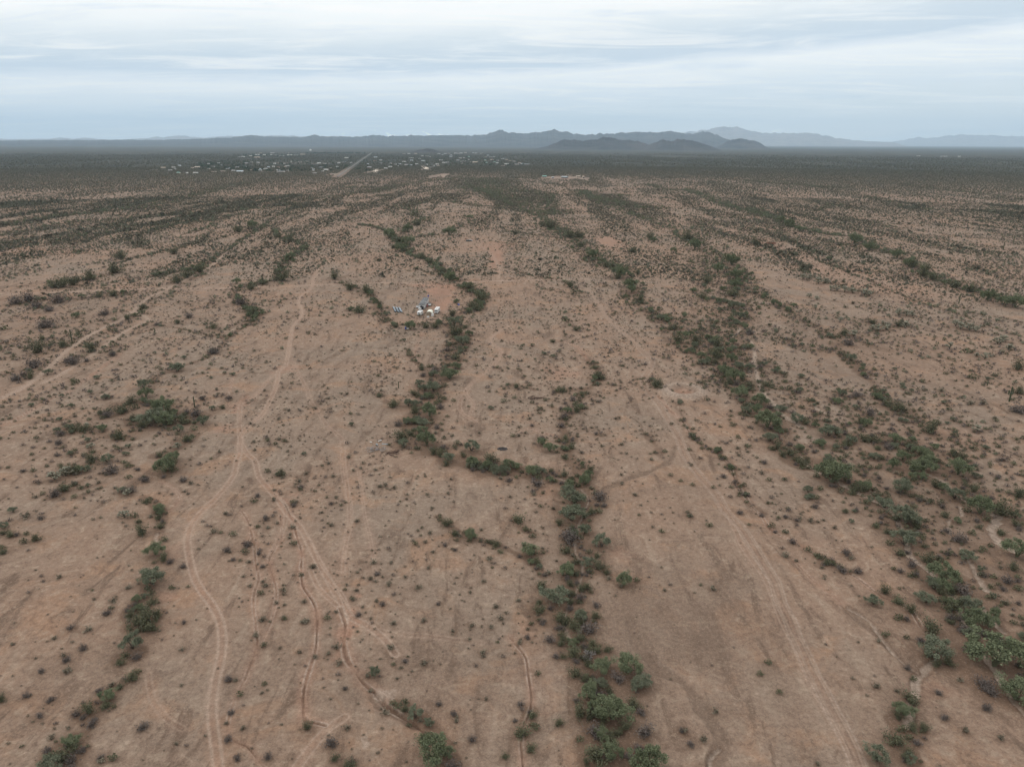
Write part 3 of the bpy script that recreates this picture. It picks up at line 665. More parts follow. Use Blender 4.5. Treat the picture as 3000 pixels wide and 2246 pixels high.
def hz(x, y):
    """ground height under points"""
    x = np.asarray(x, float); y = np.asarray(y, float)
    r = np.hypot(x, y); a = np.arctan2(x, y)
    i = np.clip(np.searchsorted(rr, r) - 1, 0, NR - 2)
    fi = np.clip((r - rr[i]) / (rr[i + 1] - rr[i]), 0, 1)
    ja = np.clip((a - fine[0]) / (fine[1] - fine[0]), 0, len(fine) - 1.001)
    j = ja.astype(int); fj = ja - j
    return (H[i, j] * (1 - fi) + H[i + 1, j] * fi) * (1 - fj) + (H[i, j + 1] * (1 - fi) + H[i + 1, j + 1] * fi) * fj


def lookup(F_, x, y):
    r = np.hypot(x, y); a = np.arctan2(x, y)
    i = np.clip(np.searchsorted(rr, r), 0, NR - 1)
    j = np.clip(np.round((a - fine[0]) / (fine[1] - fine[0])).astype(int), 0, len(fine) - 1)
    return F_[i, j]


# ------------------------------------------------------------------ materials
def new_mat(name):
    m = bpy.data.materials.new(name)
    m.use_nodes = True
    return m, NT(m.node_tree)


def finish(t, col, rough=0.9, spec=0.15, normal=None, metal=0.0):
    b = t.n('ShaderNodeBsdfPrincipled')
    t.val(col, b.inputs['Base Color']); t.val(rough, b.inputs['Roughness'])
    b.inputs['Specular IOR Level'].default_value = spec
    b.inputs['Metallic'].default_value = metal
    if normal is not None: t.l(normal, b.inputs['Normal'])
    o = t.n('ShaderNodeOutputMaterial'); t.l(b.outputs[0], o.inputs[0])


def attr(t, name):
    a = t.n('ShaderNodeAttribute', attribute_name=name)
    return a.outputs['Fac']


def ground_mat():
    m, t = new_mat('desert_soil')
    P = t.n('ShaderNodeNewGeometry').outputs['Position']
    big = t.noise(P, 0.010, 5, 0.6, 0.4)
    mid = t.noise(P, 0.055, 6, 0.62, 0.8)
    st = t.noise(t.mapping(P, (0.16, 0.035, 1), rot=(0, 0, 0.12)), 1.0, 5, 0.65, 1.0)
    fin = t.noise(P, 0.9, 6, 0.7, 0.2)
    peb = t.noise(P, 3.2, 5, 0.8, 0.0)
    c = t.mix(t.sm(big, 0.36, 0.62), (0.198, 0.134, 0.098), (0.176, 0.133, 0.103))
    c = t.mix(t.m('MULTIPLY', t.sm(mid, 0.50, 0.66), 0.55), c, (0.245, 0.145, 0.092))
    c = t.mix(t.m('MULTIPLY', t.sm(st, 0.52, 0.74), 0.5), c, (0.262, 0.205, 0.158))
    c = t.mix(t.m('MULTIPLY', t.sm(st, 0.49, 0.32), 0.85), c, (0.100, 0.068, 0.050))
    m3 = t.noise(P, 0.28, 6, 0.7, 1.2)
    c = t.mix(t.m('MULTIPLY', t.sm(m3, 0.51, 0.68), 0.62), c, (0.275, 0.212, 0.160))
    c = t.mix(t.m('MULTIPLY', t.sm(m3, 0.48, 0.30), 0.62), c, (0.110, 0.073, 0.053))
    red = attr(t, 'red')
    c = t.mix(t.m('MULTIPLY', red, 0.75), c, t.mix(t.sm(fin, 0.35, 0.65), (0.245, 0.130, 0.090), (0.275, 0.160, 0.112)))
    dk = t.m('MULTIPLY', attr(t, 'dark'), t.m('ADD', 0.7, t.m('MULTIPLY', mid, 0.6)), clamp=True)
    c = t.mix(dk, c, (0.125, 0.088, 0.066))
    lt = t.m('MULTIPLY', attr(t, 'litter_shade'), t.m('ADD', 0.62, t.m('MULTIPLY', fin, 0.5)), clamp=True)
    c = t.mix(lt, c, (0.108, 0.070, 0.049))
    c = t.mix(t.m('MULTIPLY', attr(t, 'track'), 0.74), c, (0.272, 0.202, 0.157))
    c = t.mix(t.m('MULTIPLY', attr(t, 'sand'), 0.78), c, t.mix(t.sm(fin, .35, .65), (0.225, 0.175, 0.140), (0.300, 0.240, 0.195)))
    c = t.mix(attr(t, 'cut'), c, (0.095, 0.058, 0.040))
    # fine grain: pebbles, crusts, dead stems
    gr = t.m('ADD', 0.42, t.m('MULTIPLY', fin, 1.16))
    gr = t.m('MULTIPLY', gr, t.m('ADD', 0.50, t.m('MULTIPLY', peb, 1.0)))
    vm = t.n('ShaderNodeVectorMath', operation='SCALE'); t.l(c, vm.inputs[0]); t.l(gr, vm.inputs['Scale'])
    c = vm.outputs[0]
    sk = t.noise(P, 2.1, 3, 0.85)
    c = t.mix(t.m('MULTIPLY', t.sm(sk, 0.56, 0.70), 0.50), c, (0.290, 0.225, 0.178))
    c = t.mix(t.m('MULTIPLY', t.sm(sk, 0.45, 0.31), 0.50), c, (0.075, 0.052, 0.040))
    # far off the scrub itself covers the soil
    fv = attr(t, 'farveg')
    fn = t.noise(t.mapping(P, (0.012, 0.0022, 1)), 1.0, 6, 0.65, 0.6)
    fm = t.m('MULTIPLY', t.sm(fn, 0.62, 0.36), fv, clamp=True)
    fm = t.m('MAXIMUM', fm, t.sm(fv, 0.55, 1.0))
    vc = t.mix(t.sm(t.noise(t.mapping(P, (0.004, 0.0015, 1)), 1.0, 5, 0.6, 0.5), 0.35, 0.65), (0.026, 0.030, 0.024), (0.060, 0.057, 0.044))
    c = t.mix(fm, c, vc)
    bp = t.n('ShaderNodeBump'); bp.inputs['Strength'].default_value = 0.5; bp.inputs['Distance'].default_value = 0.25
    t.l(t.m('ADD', t.m('MULTIPLY', fin, 0.7), t.m('MULTIPLY', peb, 0.3)), bp.inputs['Height'])
    finish(t, c, 0.95, 0.08, bp.outputs[0])
    return m


M_GROUND = ground_mat()


def simple_mat(name, col, rough=0.7, var=0.12, scale=3.0, metal=0.0, spec=0.3):
    m, t = new_mat(name)
    P = t.n('ShaderNodeTexCoord').outputs['Object']
    n = t.noise(P, scale, 5, 0.6)
    vm = t.n('ShaderNodeVectorMath', operation='SCALE'); t.val(col, vm.inputs[0])
    t.l(t.m('ADD', 1 - var, t.m('MULTIPLY', n, 2 * var)), vm.inputs['Scale'])
    finish(t, vm.outputs[0], rough, spec, None, metal)
    return m


def leaf_mat(name, c0, c1, c2, objvar=0.25):
    """foliage; face attribute 'tint' picks the shade, each plant shifts a little"""
    m, t = new_mat(name)
    ti = attr(t, 'tint')
    oi = t.n('ShaderNodeObjectInfo').outputs['Random']
    f = t.m('ADD', t.m('MULTIPLY', ti, 1 - objvar), t.m('MULTIPLY', oi, objvar), clamp=True)
    c = t.ramp(f, [(0.0, c0), (0.5, c1), (1.0, c2)])
    finish(t, c, 0.75, 0.15)
    return m


M_PALO = leaf_mat('palo_verde_leaf', (0.076, 0.090, 0.050), (0.122, 0.140, 0.080), (0.170, 0.188, 0.112))
M_IRON = leaf_mat('grey_green_leaf', (0.084, 0.092, 0.060), (0.124, 0.135, 0.090), (0.170, 0.184, 0.128))
M_DARK = leaf_mat('dark_olive_leaf', (0.054, 0.053, 0.032), (0.086, 0.087, 0.052), (0.122, 0.124, 0.072))
M_DRY = leaf_mat('dry_twig', (0.066, 0.054, 0.048), (0.105, 0.087, 0.078), (0.155, 0.130, 0.116))
M_BUSH = leaf_mat('creosote_leaf', (0.092, 0.077, 0.056), (0.140, 0.120, 0.087), (0.190, 0.168, 0.124), 0.45)
M_SCRUB = leaf_mat('scrub_leaf', (0.070, 0.059, 0.047), (0.080, 0.078, 0.054), (0.115, 0.124, 0.080), 0.0)
M_DEAD = simple_mat('bleached_wood', (0.26, 0.235, 0.225), 0.8, 0.2, 2)
M_BARK = simple_mat('bark', (0.085, 0.065, 0.050), 0.9, 0.3, 2)
M_PBARK = simple_mat('green_grey_bark', (0.11, 0.115, 0.07), 0.9, 0.3, 2)
M_CHOLLA = leaf_mat('cholla_joint', (0.055, 0.050, 0.035), (0.095, 0.088, 0.062), (0.215, 0.205, 0.155), 0.1)
M_CACT = simple_mat('saguaro_skin', (0.060, 0.072, 0.040), 0.7, 0.25, 1.5)


def prop(o, label=None, cat=None, group=None, kind=None):
    if label: o['label'] = label
    if cat: o['category'] = cat
    if group: o['group'] = group
    if kind: o['kind'] = kind
    return o


# ------------------------------------------------------------------ build the ground and the surfaces cut out of it
def np_mesh(name, V, Fc, attrs=None, face_attrs=None, mats=(), smooth=False, midx=None):
    me = bpy.data.meshes.new(name)
    n = Fc.shape[1]
    me.vertices.add(len(V)); me.vertices.foreach_set('co', V.astype(np.float32).ravel())
    me.loops.add(len(Fc) * n); me.loops.foreach_set('vertex_index', Fc.astype(np.int32).ravel())
    me.polygons.add(len(Fc)); me.polygons.foreach_set('loop_start', np.arange(0, len(Fc) * n, n, dtype=np.int32))
    if smooth: me.polygons.foreach_set('use_smooth', np.ones(len(Fc), bool))
    for m in mats: me.materials.append(m)
    if midx is not None: me.polygons.foreach_set('material_index', midx.astype(np.int32))
    me.update(calc_edges=True)
    for k, v in (attrs or {}).items():
        a = me.attributes.new(k, 'FLOAT', 'POINT'); a.data.foreach_set('value', v.astype(np.float32))
    for k, v in (face_attrs or {}).items():
        a = me.attributes.new(k, 'FLOAT', 'FACE'); a.data.foreach_set('value', v.astype(np.float32))
    return me


def link(name, me, parent=None, loc=None, rz=0.0, sc=None):
    o = bpy.data.objects.new(name, me)
    C.objects.link(o)
    if parent: o.parent = parent
    if loc is not None: o.location = loc
    if rz: o.rotation_euler = (0, 0, rz)
    if sc is not None: o.scale = sc if isinstance(sc, (tuple, list)) else (sc, sc, sc)
    return o


def build_ground():
    V = np.stack([GX, GY, H], -1).reshape(-1, 3)
    idx = np.arange(NR * NA).reshape(NR, NA)
    a = idx[:-1, :]; b = idx[1:, :]
    Fc = np.stack([a, b, np.roll(b, -1, 1), np.roll(a, -1, 1)], -1)[:, :].reshape(-1, 4)[:, ::-1]
    fid = FID[:-1, :].reshape(-1)
    A = {'track': m_track, 'sand': m_sand, 'dark': m_dark, 'red': m_red, 'litter_shade': litter_shade, 'cut': m_cut, 'farveg': farveg}
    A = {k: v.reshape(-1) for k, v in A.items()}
    for i, (nm, lb) in SURF.items():
        fc = Fc[fid == i]
        if len(fc) == 0: continue
        u, inv = np.unique(fc, return_inverse=True)
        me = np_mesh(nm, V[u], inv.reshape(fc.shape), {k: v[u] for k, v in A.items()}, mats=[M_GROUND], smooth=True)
        prop(link(nm, me), lb, nm.replace('_', ' '), kind='structure')



# ------------------------------------------------------------------ hills and mountains on the skyline
def hill_mat(name, c0, c1):
    m, t = new_mat(name)
    P = t.n('ShaderNodeNewGeometry').outputs['Position']
    n = t.noise(t.mapping(P, (0.0016, 0.0016, 0.004)), 1.0, 7, 0.65, 0.5)
    finish(t, t.mix(t.sm(n, 0.35, 0.65), c0, c1), 0.95, 0.05)
    return m


M_HILL = hill_mat('scrub_hill', (0.024, 0.027, 0.029), (0.056, 0.052, 0.050))
M_ROCK = hill_mat('rocky_mountain', (0.10, 0.085, 0.075), (0.21, 0.17, 0.14))


def range_mesh(name, label, Rk, prof, depth, mat, seed, base=60.0):
    pts = []
    for (t, x, y) in prof:
        px, py = src(t, x, y)
        d = ray(px, py)
        a = math.atan2(d.x, d.y)
        h = CAM_H + Rk * d.z / math.hypot(d.x, d.y)
        pts.append((a, max(h, 5)))
    pts.sort()
    aa = np.array([p[0] for p in pts]); hh = np.array([p[1] for p in pts])
    ext = 0.018
    n = int((aa[-1] - aa[0] + 2 * ext) / 0.0006) + 2
    A = np.linspace(aa[0] - ext, aa[-1] + ext, n)
    h = np.interp(A, aa, hh)
    h *= np.clip((A - aa[0] + ext) / ext, 0, 1) ** 1.6 * np.clip((aa[-1] + ext - A) / ext, 0, 1) ** 1.6
    s = A * Rk
    h = h * (1 + 0.22 * (fbm(s / (Rk * .005) + seed * 7, s * 0 + seed, 5, .6) - .5))
    bb = np.linspace(-1, 1, 41)
    Bm, Am = np.meshgrid(bb, A, indexing='ij')
    hm = np.tile(h, (41, 1))
    Sx = Am * Rk; Sy = Bm * depth
    rd = fbm(Sx / (depth * .35) + seed * 3, Sy / (depth * .35) + seed, 5)
    rg = 1 - np.abs(2 * rd - 1)
    shape = np.clip(1 - np.abs(Bm + (0.0)) ** 0.9, 0, 1)
    hm = hm * (shape * (1 - 0.45 * np.abs(Bm) ** .3 * (1 - rg) * 1.6))
    rad = Rk + Bm * depth
    V = np.stack([rad * np.sin(Am), rad * np.cos(Am), hm - 8], -1).reshape(-1, 3)
    idx = np.arange(41 * n).reshape(41, n)
    Fc = np.stack([idx[:-1, :-1], idx[:-1, 1:], idx[1:, 1:], idx[1:, :-1]], -1).reshape(-1, 4)
    me = np_mesh(name, V, Fc, mats=[mat])
    prop(link(name, me), label, 'hills', kind='structure')


P1 = [('H', x, y) for x, y in [(0, 145), (80, 150), (200, 148), (330, 147), (390, 139), (430, 143), (470, 148), (550, 138), (640, 148), (700, 152), (800, 152), (960, 142), (1020, 132), (1060, 138), (1110, 130), (1155, 124), (1200, 130), (1240, 132), (1330, 142), (1450, 128), (1500, 130), (1700, 128), (1860, 126), (2000, 132), (2212, 130)]]
P2 = [('H', x, y) for x, y in [(-40, 158), (200, 155), (400, 154), (800, 153), (1100, 152), (1300, 146), (1500, 138), (1560, 130), (1620, 122), (1670, 125), (1730, 132), (1950, 136), (2040, 124), (2080, 128)]] + \
     [('I', x, y) for x, y in [(110, 132), (300, 132), (440, 122), (520, 128), (600, 130), (700, 122), (760, 128), (850, 122), (900, 128), (1000, 122), (1090, 125), (1200, 110), (1225, 98), (1255, 88), (1280, 98), (1300, 105), (1340, 108), (1400, 112), (1480, 100), (1520, 102), (1600, 88), (1680, 102), (1740, 115), (1830, 122), (1900, 112), (1960, 115), (2080, 105), (2140, 100), (2212, 104)]] + \
     [('J', x, y) for x, y in [(70, 92), (140, 88), (200, 102), (280, 100), (330, 88), (380, 100), (430, 125), (480, 138)]]
P3a = [('I', x, y) for x, y in [(1500, 205), (1570, 188), (1615, 168), (1640, 156), (1670, 145), (1700, 152), (1730, 148), (1780, 160), (1830, 150), (1880, 150), (1900, 138), (1950, 133), (2000, 145), (2050, 155), (2080, 152), (2120, 158), (2140, 157), (2175, 170), (2230, 190), (2280, 205)]]
P3b = [('J', x, y) for x, y in [(-60, 200), (-20, 180), (15, 162), (45, 150), (80, 138), (120, 142), (140, 148), (170, 135), (210, 132), (250, 140), (290, 152), (330, 164), (390, 184), (440, 200)]]
P4 = [('J', x, y) for x, y in [(150, 112), (200, 98), (300, 85), (350, 78), (410, 65), (460, 58), (520, 66), (560, 72), (620, 92), (680, 102), (760, 100), (850, 98), (920, 97), (1000, 108), (1060, 120), (1130, 132), (1200, 142), (1300, 148), (1450, 154)]]
P5 = [('J', x, y) for x, y in [(1400, 158), (1480, 145), (1560, 130), (1590, 122), (1640, 130), (1750, 118), (1860, 108), (1960, 112), (2040, 115), (2212, 118), (2330, 124)]]
P6 = [('J', x, y) for x, y in [(460, 146), (500, 137), (540, 130), (600, 142), (650, 150)]]
P7 = [('Y', x, y) for x, y in [(620, 36), (680, 22), (740, 12), (790, 16), (850, 34)]]
range_mesh('mountains', 'pale low mountain range along the skyline at left', 60000, P1, 5000, M_ROCK, 1)
range_mesh('hills', 'long dark blue hill range with a pointed peak across the middle of the skyline', 27000, P2, 5000, M_HILL, 2)
range_mesh('hills', 'small dark brown hills in front of the middle range', 14500, P3a, 1100, M_HILL, 3)
range_mesh('hills', 'dark brown double hill in front of the pale mountain', 14000, P3b, 1100, M_HILL, 4)
range_mesh('mountains', 'highest pale blue mountain with a broad summit, right of the middle', 55000, P4, 7000, M_ROCK, 5)
range_mesh('mountains', 'very pale mountain range at the far right of the skyline', 74000, P5, 7000, M_ROCK, 6)
range_mesh('hills', 'small cone hill below the highest mountain', 20000, P6, 900, M_HILL, 8)
range_mesh('hills', 'low dark mound behind the settlement', 9000, P7, 500, M_HILL, 9)

# ------------------------------------------------------------------ mesh helpers for built things
class MB:
    def __init__(s):
        s.bm = bmesh.new()

    def box(s, x0, x1, y0, y1, z0, z1, mi=0, bev=0.0):
        vs = [s.bm.verts.new(p) for p in ((x0, y0, z0), (x1, y0, z0), (x1, y1, z0), (x0, y1, z0), (x0, y0, z1), (x1, y0, z1), (x1, y1, z1), (x0, y1, z1))]
        fs = []
        for f in ((0, 3, 2, 1), (4, 5, 6, 7), (0, 1, 5, 4), (1, 2, 6, 5), (2, 3, 7, 6), (3, 0, 4, 7)):
            fc = s.bm.faces.new([vs[i] for i in f]); fc.material_index = mi; fs.append(fc)
        if bev:
            es = list({e for f in fs for e in f.edges})
            bmesh.ops.bevel(s.bm, geom=es, offset=bev, segments=2, affect='EDGES')
        return s

    def prism(s, prof, y0, y1, mi=0):
        """profile in x,z extruded along y"""
        a = [s.bm.verts.new((x, y0, z)) for x, z in prof]; b = [s.bm.verts.new((x, y1, z)) for x, z in prof]
        n = len(prof)
        for i in range(n):
            s.bm.faces.new((a[i], a[(i + 1) % n], b[(i + 1) % n], b[i])).material_index = mi
        s.bm.faces.new(a[::-1]).material_index = mi; s.bm.faces.new(b).material_index = mi
        return s

    def xprism(s, prof, x0, x1, mi=0):
        a = [s.bm.verts.new((x0, y, z)) for y, z in prof]; b = [s.bm.verts.new((x1, y, z)) for y, z in prof]
        n = len(prof)
        for i in range(n):
            s.bm.faces.new((a[i], b[i], b[(i + 1) % n], a[(i + 1) % n])).material_index = mi
        s.bm.faces.new(a).material_index = mi; s.bm.faces.new(b[::-1]).material_index = mi
        return s

    def tube(s, p0, p1, r0, r1=None, n=6, mi=0, cap=True):
        r1 = r0 if r1 is None else r1
        p0 = Vector(p0); p1 = Vector(p1); d = (p1 - p0).normalized()
        u = d.orthogonal().normalized(); v = d.cross(u)
        A = [s.bm.verts.new(p0 + (u * math.cos(2 * math.pi * i / n) + v * math.sin(2 * math.pi * i / n)) * r0) for i in range(n)]
        B = [s.bm.verts.new(p1 + (u * math.cos(2 * math.pi * i / n) + v * math.sin(2 * math.pi * i / n)) * r1) for i in range(n)]
        for i in range(n):
            s.bm.faces.new((A[i], A[(i + 1) % n], B[(i + 1) % n], B[i])).material_index = mi
        if cap:
            s.bm.faces.new(A[::-1]).material_index = mi; s.bm.faces.new(B).material_index = mi
        return s

    def dome(s, c, rad, h, n=12, k=4, mi=0):
        rings = []
        for j in range(k):
            a = math.pi / 2 * j / k
            rings.append([s.bm.verts.new((c[0] + rad * math.cos(a) * math.cos(2 * math.pi * i / n), c[1] + rad * math.cos(a) * math.sin(2 * math.pi * i / n), c[2] + h * math.sin(a))) for i in range(n)])
        top = s.bm.verts.new((c[0], c[1], c[2] + h))
        for j in range(k - 1):
            for i in range(n):
                s.bm.faces.new((rings[j][i], rings[j][(i + 1) % n], rings[j + 1][(i + 1) % n], rings[j + 1][i])).material_index = mi
        for i in range(n):
            s.bm.faces.new((rings[-1][i], rings[-1][(i + 1) % n], top)).material_index = mi
        return s

    def mesh(s, name, *mats):
        me = bpy.data.meshes.new(name)
        bmesh.ops.recalc_face_normals(s.bm, faces=s.bm.faces)
        s.bm.to_mesh(me); s.bm.free()
        for m in mats: me.materials.append(m)
        return me

    def build(s, name, mats, parent=None, **kw):
        mats = mats if isinstance(mats, (list, tuple)) else [mats]
        return link(name, s.mesh(name, *mats), parent, **kw)


def thing(name, label, cat, x, y, rz=0.0, group=None, dz=0.0):
    o = bpy.data.objects.new(name, None); C.objects.link(o)
    o.location = (x, y, float(hz(x, y)) + dz); o.rotation_euler = (0, 0, rz)
    return prop(o, label, cat, group)


# ------------------------------------------------------------------ plants: templates of unit width
def tri_cloud(rg, c, size, elong=1.0):
    n = len(c)
    u = rg.normal(size=(n, 3)); u /= np.linalg.norm(u, axis=1)[:, None]
    w = rg.normal(size=(n, 3)); v = np.cross(u, w); v /= np.linalg.norm(v, axis=1)[:, None]
    s = (size * (0.6 + 0.8 * rg.random(n)))[:, None]
    V = np.stack([c + u * s * elong, c + s * (-0.5 * u * elong + 0.8 * v), c + s * (-0.5 * u * elong - 0.8 * v)], 1)
    return V.reshape(-1, 3)


def limb(pts, radii, n=5):
    """tapered bent limb as numpy verts / faces"""
    V = []; F = []
    for i, (p, r) in enumerate(zip(pts, radii)):
        d = np.array(pts[min(i + 1, len(pts) - 1)]) - np.array(pts[max(i - 1, 0)]); d = d / max(np.linalg.norm(d), 1e-9)
        a = np.cross(d, [0.31, 0.95, 0.1]); a /= np.linalg.norm(a); b = np.cross(d, a)
        for k in range(n):
            t = 2 * math.pi * k / n
            V.append(np.array(p) + (a * math.cos(t) + b * math.sin(t)) * r)
    for i in range(len(pts) - 1):
        for k in range(n):
            F.append((i * n + k, i * n + (k + 1) % n, (i + 1) * n + (k + 1) % n, (i + 1) * n + k))
    return V, F


def merge_limbs(L, name, mat):
    V = []; F = []
    for v, f in L:
        o = len(V); V += v; F += [tuple(i + o for i in q) for q in f]
    return np_mesh(name, np.array(V), np.array(F), mats=[mat])


def crown_tpl(name, mat, seed, ncl=26, nl=62, leaf=0.030, h=0.62, drop=0.25, spread=0.5):
    rg = np.random.default_rng(seed)
    ph = rg.random(6) * 6.28
    cc = []; cr = []
    for i in range(ncl):
        a = rg.random() * 2 * math.pi
        e = math.asin(min(1, max(-0.35, rg.random() * 1.3 - 0.3)))
        env = spread * (0.84 + 0.17 * math.sin(2 * a + ph[0]) + 0.15 * math.sin(3 * a + ph[1]) + 0.10 * math.sin(5 * a + ph[2]))
        q = 0.45 + 0.45 * rg.random() ** 0.6
        cc.append((env * q * math.cos(e) * math.cos(a), env * q * math.cos(e) * math.sin(a), h * 0.50 + h * 0.42 * q * math.sin(e) * (0.85 + 0.25 * math.sin(a * 2 + ph[3]))))
        cr.append(0.060 + 0.085 * rg.random() ** 1.3)
    cc = np.array(cc); cr = np.array(cr)
    k = rg.integers(0, ncl, ncl * nl)
    off = rg.normal(size=(ncl * nl, 3)); off /= np.linalg.norm(off, axis=1)[:, None]
    off *= (rg.random(ncl * nl) ** 0.45)[:, None]
    c = cc[k] + off * cr[k][:, None] * np.array([1.1, 1.1, 0.85])
    # hanging fringe
    m = rg.random(len(c)) < drop
    c[m, 2] -= rg.random(m.sum()) * 0.16
    c[:, 2] = np.maximum(c[:, 2], 0.03)
    V = tri_cloud(rg, c, np.full(len(c), leaf))
    tint = np.clip(0.45 * rg.random(ncl)[k] + 0.2 + 0.28 * rg.random(len(c)), 0, 1)
    me = np_mesh(name, V, np.arange(len(V)).reshape(-1, 3), face_attrs={'tint': tint}, mats=[mat])
    L = []
    order = rg.permutation(ncl)[:9]
    for q in order:
        t = cc[q] * np.array([0.95, 0.95, 0.95]); a = rg.random() * 6.28
        mid = t * np.array([0.45, 0.45, 0.55]) + np.array([math.cos(a), math.sin(a), 0]) * 0.03
        L.append(limb([(0.012 * math.cos(a), 0.012 * math.sin(a), -0.03), tuple(mid * 0.5), tuple(mid), tuple(t)], [0.020, 0.015, 0.010, 0.004]))
    return me, L


def shrub_tpl(name, mats, seed, nl=520, leaf=0.045, h=0.55, twig=14, ragged=0.25, elong=1.0, seg=(0.25, 0.9)):
    """multi-stemmed shrub, one mesh: stems (slot 1) and leaves (slot 0)"""
    rg = np.random.default_rng(seed)
    ns = twig
    A = rg.random(ns) * 6.28; E = rg.random(ns)
    tip = np.stack([np.cos(A) * 0.46 * (0.25 + 0.75 * E), np.sin(A) * 0.46 * (0.25 + 0.75 * E), h * (0.95 - 0.55 * E ** 2) * (0.75 + 0.35 * rg.random(ns))], 1)
    tip *= (1 - ragged + 2 * ragged * rg.random(ns))[:, None]
    k = rg.integers(0, ns, nl); t = seg[0] + (seg[1] + 0.1 - seg[0]) * rg.random(nl) ** 0.7
    c = tip[k] * t[:, None] + rg.normal(size=(nl, 3)) * (0.045 + 0.05 * t)[:, None]
    c[:, 2] = np.maximum(c[:, 2], 0.02)
    V = tri_cloud(rg, c, np.full(nl, leaf), elong)
    F = np.arange(len(V)).reshape(-1, 3)
    tint = np.clip(rg.random(ns)[k] * 0.4 + rg.random(nl) * 0.6, 0, 1)
    sv = []; sf = []
    for q in range(ns):
        b = len(V) + len(sv)
        d = np.array([-math.sin(A[q]), math.cos(A[q]), 0]) * 0.010
        p = tip[q]
        sv += [(-d[0], -d[1], -0.02), (d[0], d[1], -0.02), tuple(p * 0.96), (d[0] * .3, d[1] * .3, 0.018)]
        sf += [(b, b + 1, b + 2), (b + 1, b + 3, b + 2)]
    V = np.concatenate([V, np.array(sv)]); F = np.concatenate([F, np.array(sf)])
    tt = np.concatenate([tint, np.full(len(sf), 0.3)])
    mi = np.concatenate([np.zeros(nl), np.ones(len(sf))])
    return np_mesh(name, V, F, face_attrs={'tint': tt}, mats=mats, midx=mi)


def twig_tree(name, mat, seed, depth=5):
    """bare branching tree of unit width"""
    rg = random.Random(seed); L = []

    def grow(p, d, ln, r, k):
        q = p + d * ln
        L.append(limb([tuple(p), tuple((p + q) / 2 + Vector((rg.uniform(-1, 1), rg.uniform(-1, 1), 0)) * ln * .08), tuple(q)], [r, r * .85, r * .65], 4))
        if k == 0: return
        for _ in range(3 if k > 1 else 4):
            nd = (d + Vector((rg.uniform(-1, 1), rg.uniform(-1, 1), rg.uniform(-.35, .6))) * 0.75).normalized()
            if (q + nd * ln * .7).z < .02: nd.z = abs(nd.z)
            grow(q, nd, ln * rg.uniform(.6, .85), r * .62, k - 1)
    for i in range(4):
        a = i * 1.57 + rg.random()
        grow(Vector((0, 0, -0.02)), Vector((math.cos(a) * .7, math.sin(a) * .7, .8)).normalized(), 0.17, 0.020, depth - 1)
    return merge_limbs(L, name, mat)


def cholla_tpl(name, seed):
    rg = random.Random(seed)
    mb = MB(); tints = []
    def seg(p, d, ln, r, k):
        q = p + d * ln
        mb.tube(p, q, r * .85, r, 6); tints.extend([min(1, (0.05 if k == 3 else .3) + .25 * (3 - k) * rg.random() + .12 * (3 - k))] * 8)
        if k == 0: return
        for _ in range(3):
            nd = (d + Vector((rg.uniform(-1, 1), rg.uniform(-1, 1), rg.uniform(-.2, .5)))).normalized()
            seg(q, nd, ln * .8, r * .95, k - 1)
    seg(Vector((0, 0, -.03)), Vector((0, 0, 1)), .24, .045, 3)
    for i in range(3):
        a = i * 2.1 + rg.random()
        seg(Vector((0, 0, .12)), Vector((math.cos(a), math.sin(a), .5)).normalized(), .2, .042, 2)
    me = mb.mesh(name, M_CHOLLA)
    a = me.attributes.new('tint', 'FLOAT', 'FACE')
    a.data.foreach_set('value', np.array((tints + [.5] * len(me.polygons))[:len(me.polygons)], np.float32))
    return me


TPL = {'P': [], 'G': [], 'D': [], 'B': [], 'S': [], 'c': []}
for i in range(5):
    cm, L = crown_tpl('palo_verde_crown', M_PALO, 100 + i, 36, 170, 0.0185, 0.76, 0.3)
    TPL['P'].append((cm, merge_limbs(L, 'palo_verde_trunk', M_PBARK)))
for i in range(5):
    cm, L = crown_tpl('grey_green_crown', M_IRON, 200 + i, 30, 160, 0.0175, 0.66, 0.14)
    TPL['G'].append((cm, merge_limbs(L, 'grey_green_trunk', M_BARK)))
for i in range(9):
    TPL['D'].append(shrub_tpl('mesquite_shrub', [M_DARK, M_BARK], 300 + i, 620 + 60 * i, 0.031, 0.42 + 0.03 * i, 12 + i, 0.42))
for i in range(6):
    TPL['B'].append(shrub_tpl('dry_shrub', [M_DRY, M_BARK], 400 + i, 420, 0.026, 0.5, 30, 0.3, 2.8))
for i in range(5):
    TPL['S'].append(shrub_tpl('creosote_bush', [M_BUSH, M_BARK], 500 + i, 130, 0.075, 0.55, 16, 0.35, 1.3))
for i in range(3):
    TPL['c'].append(cholla_tpl('cholla_cactus', 600 + i))

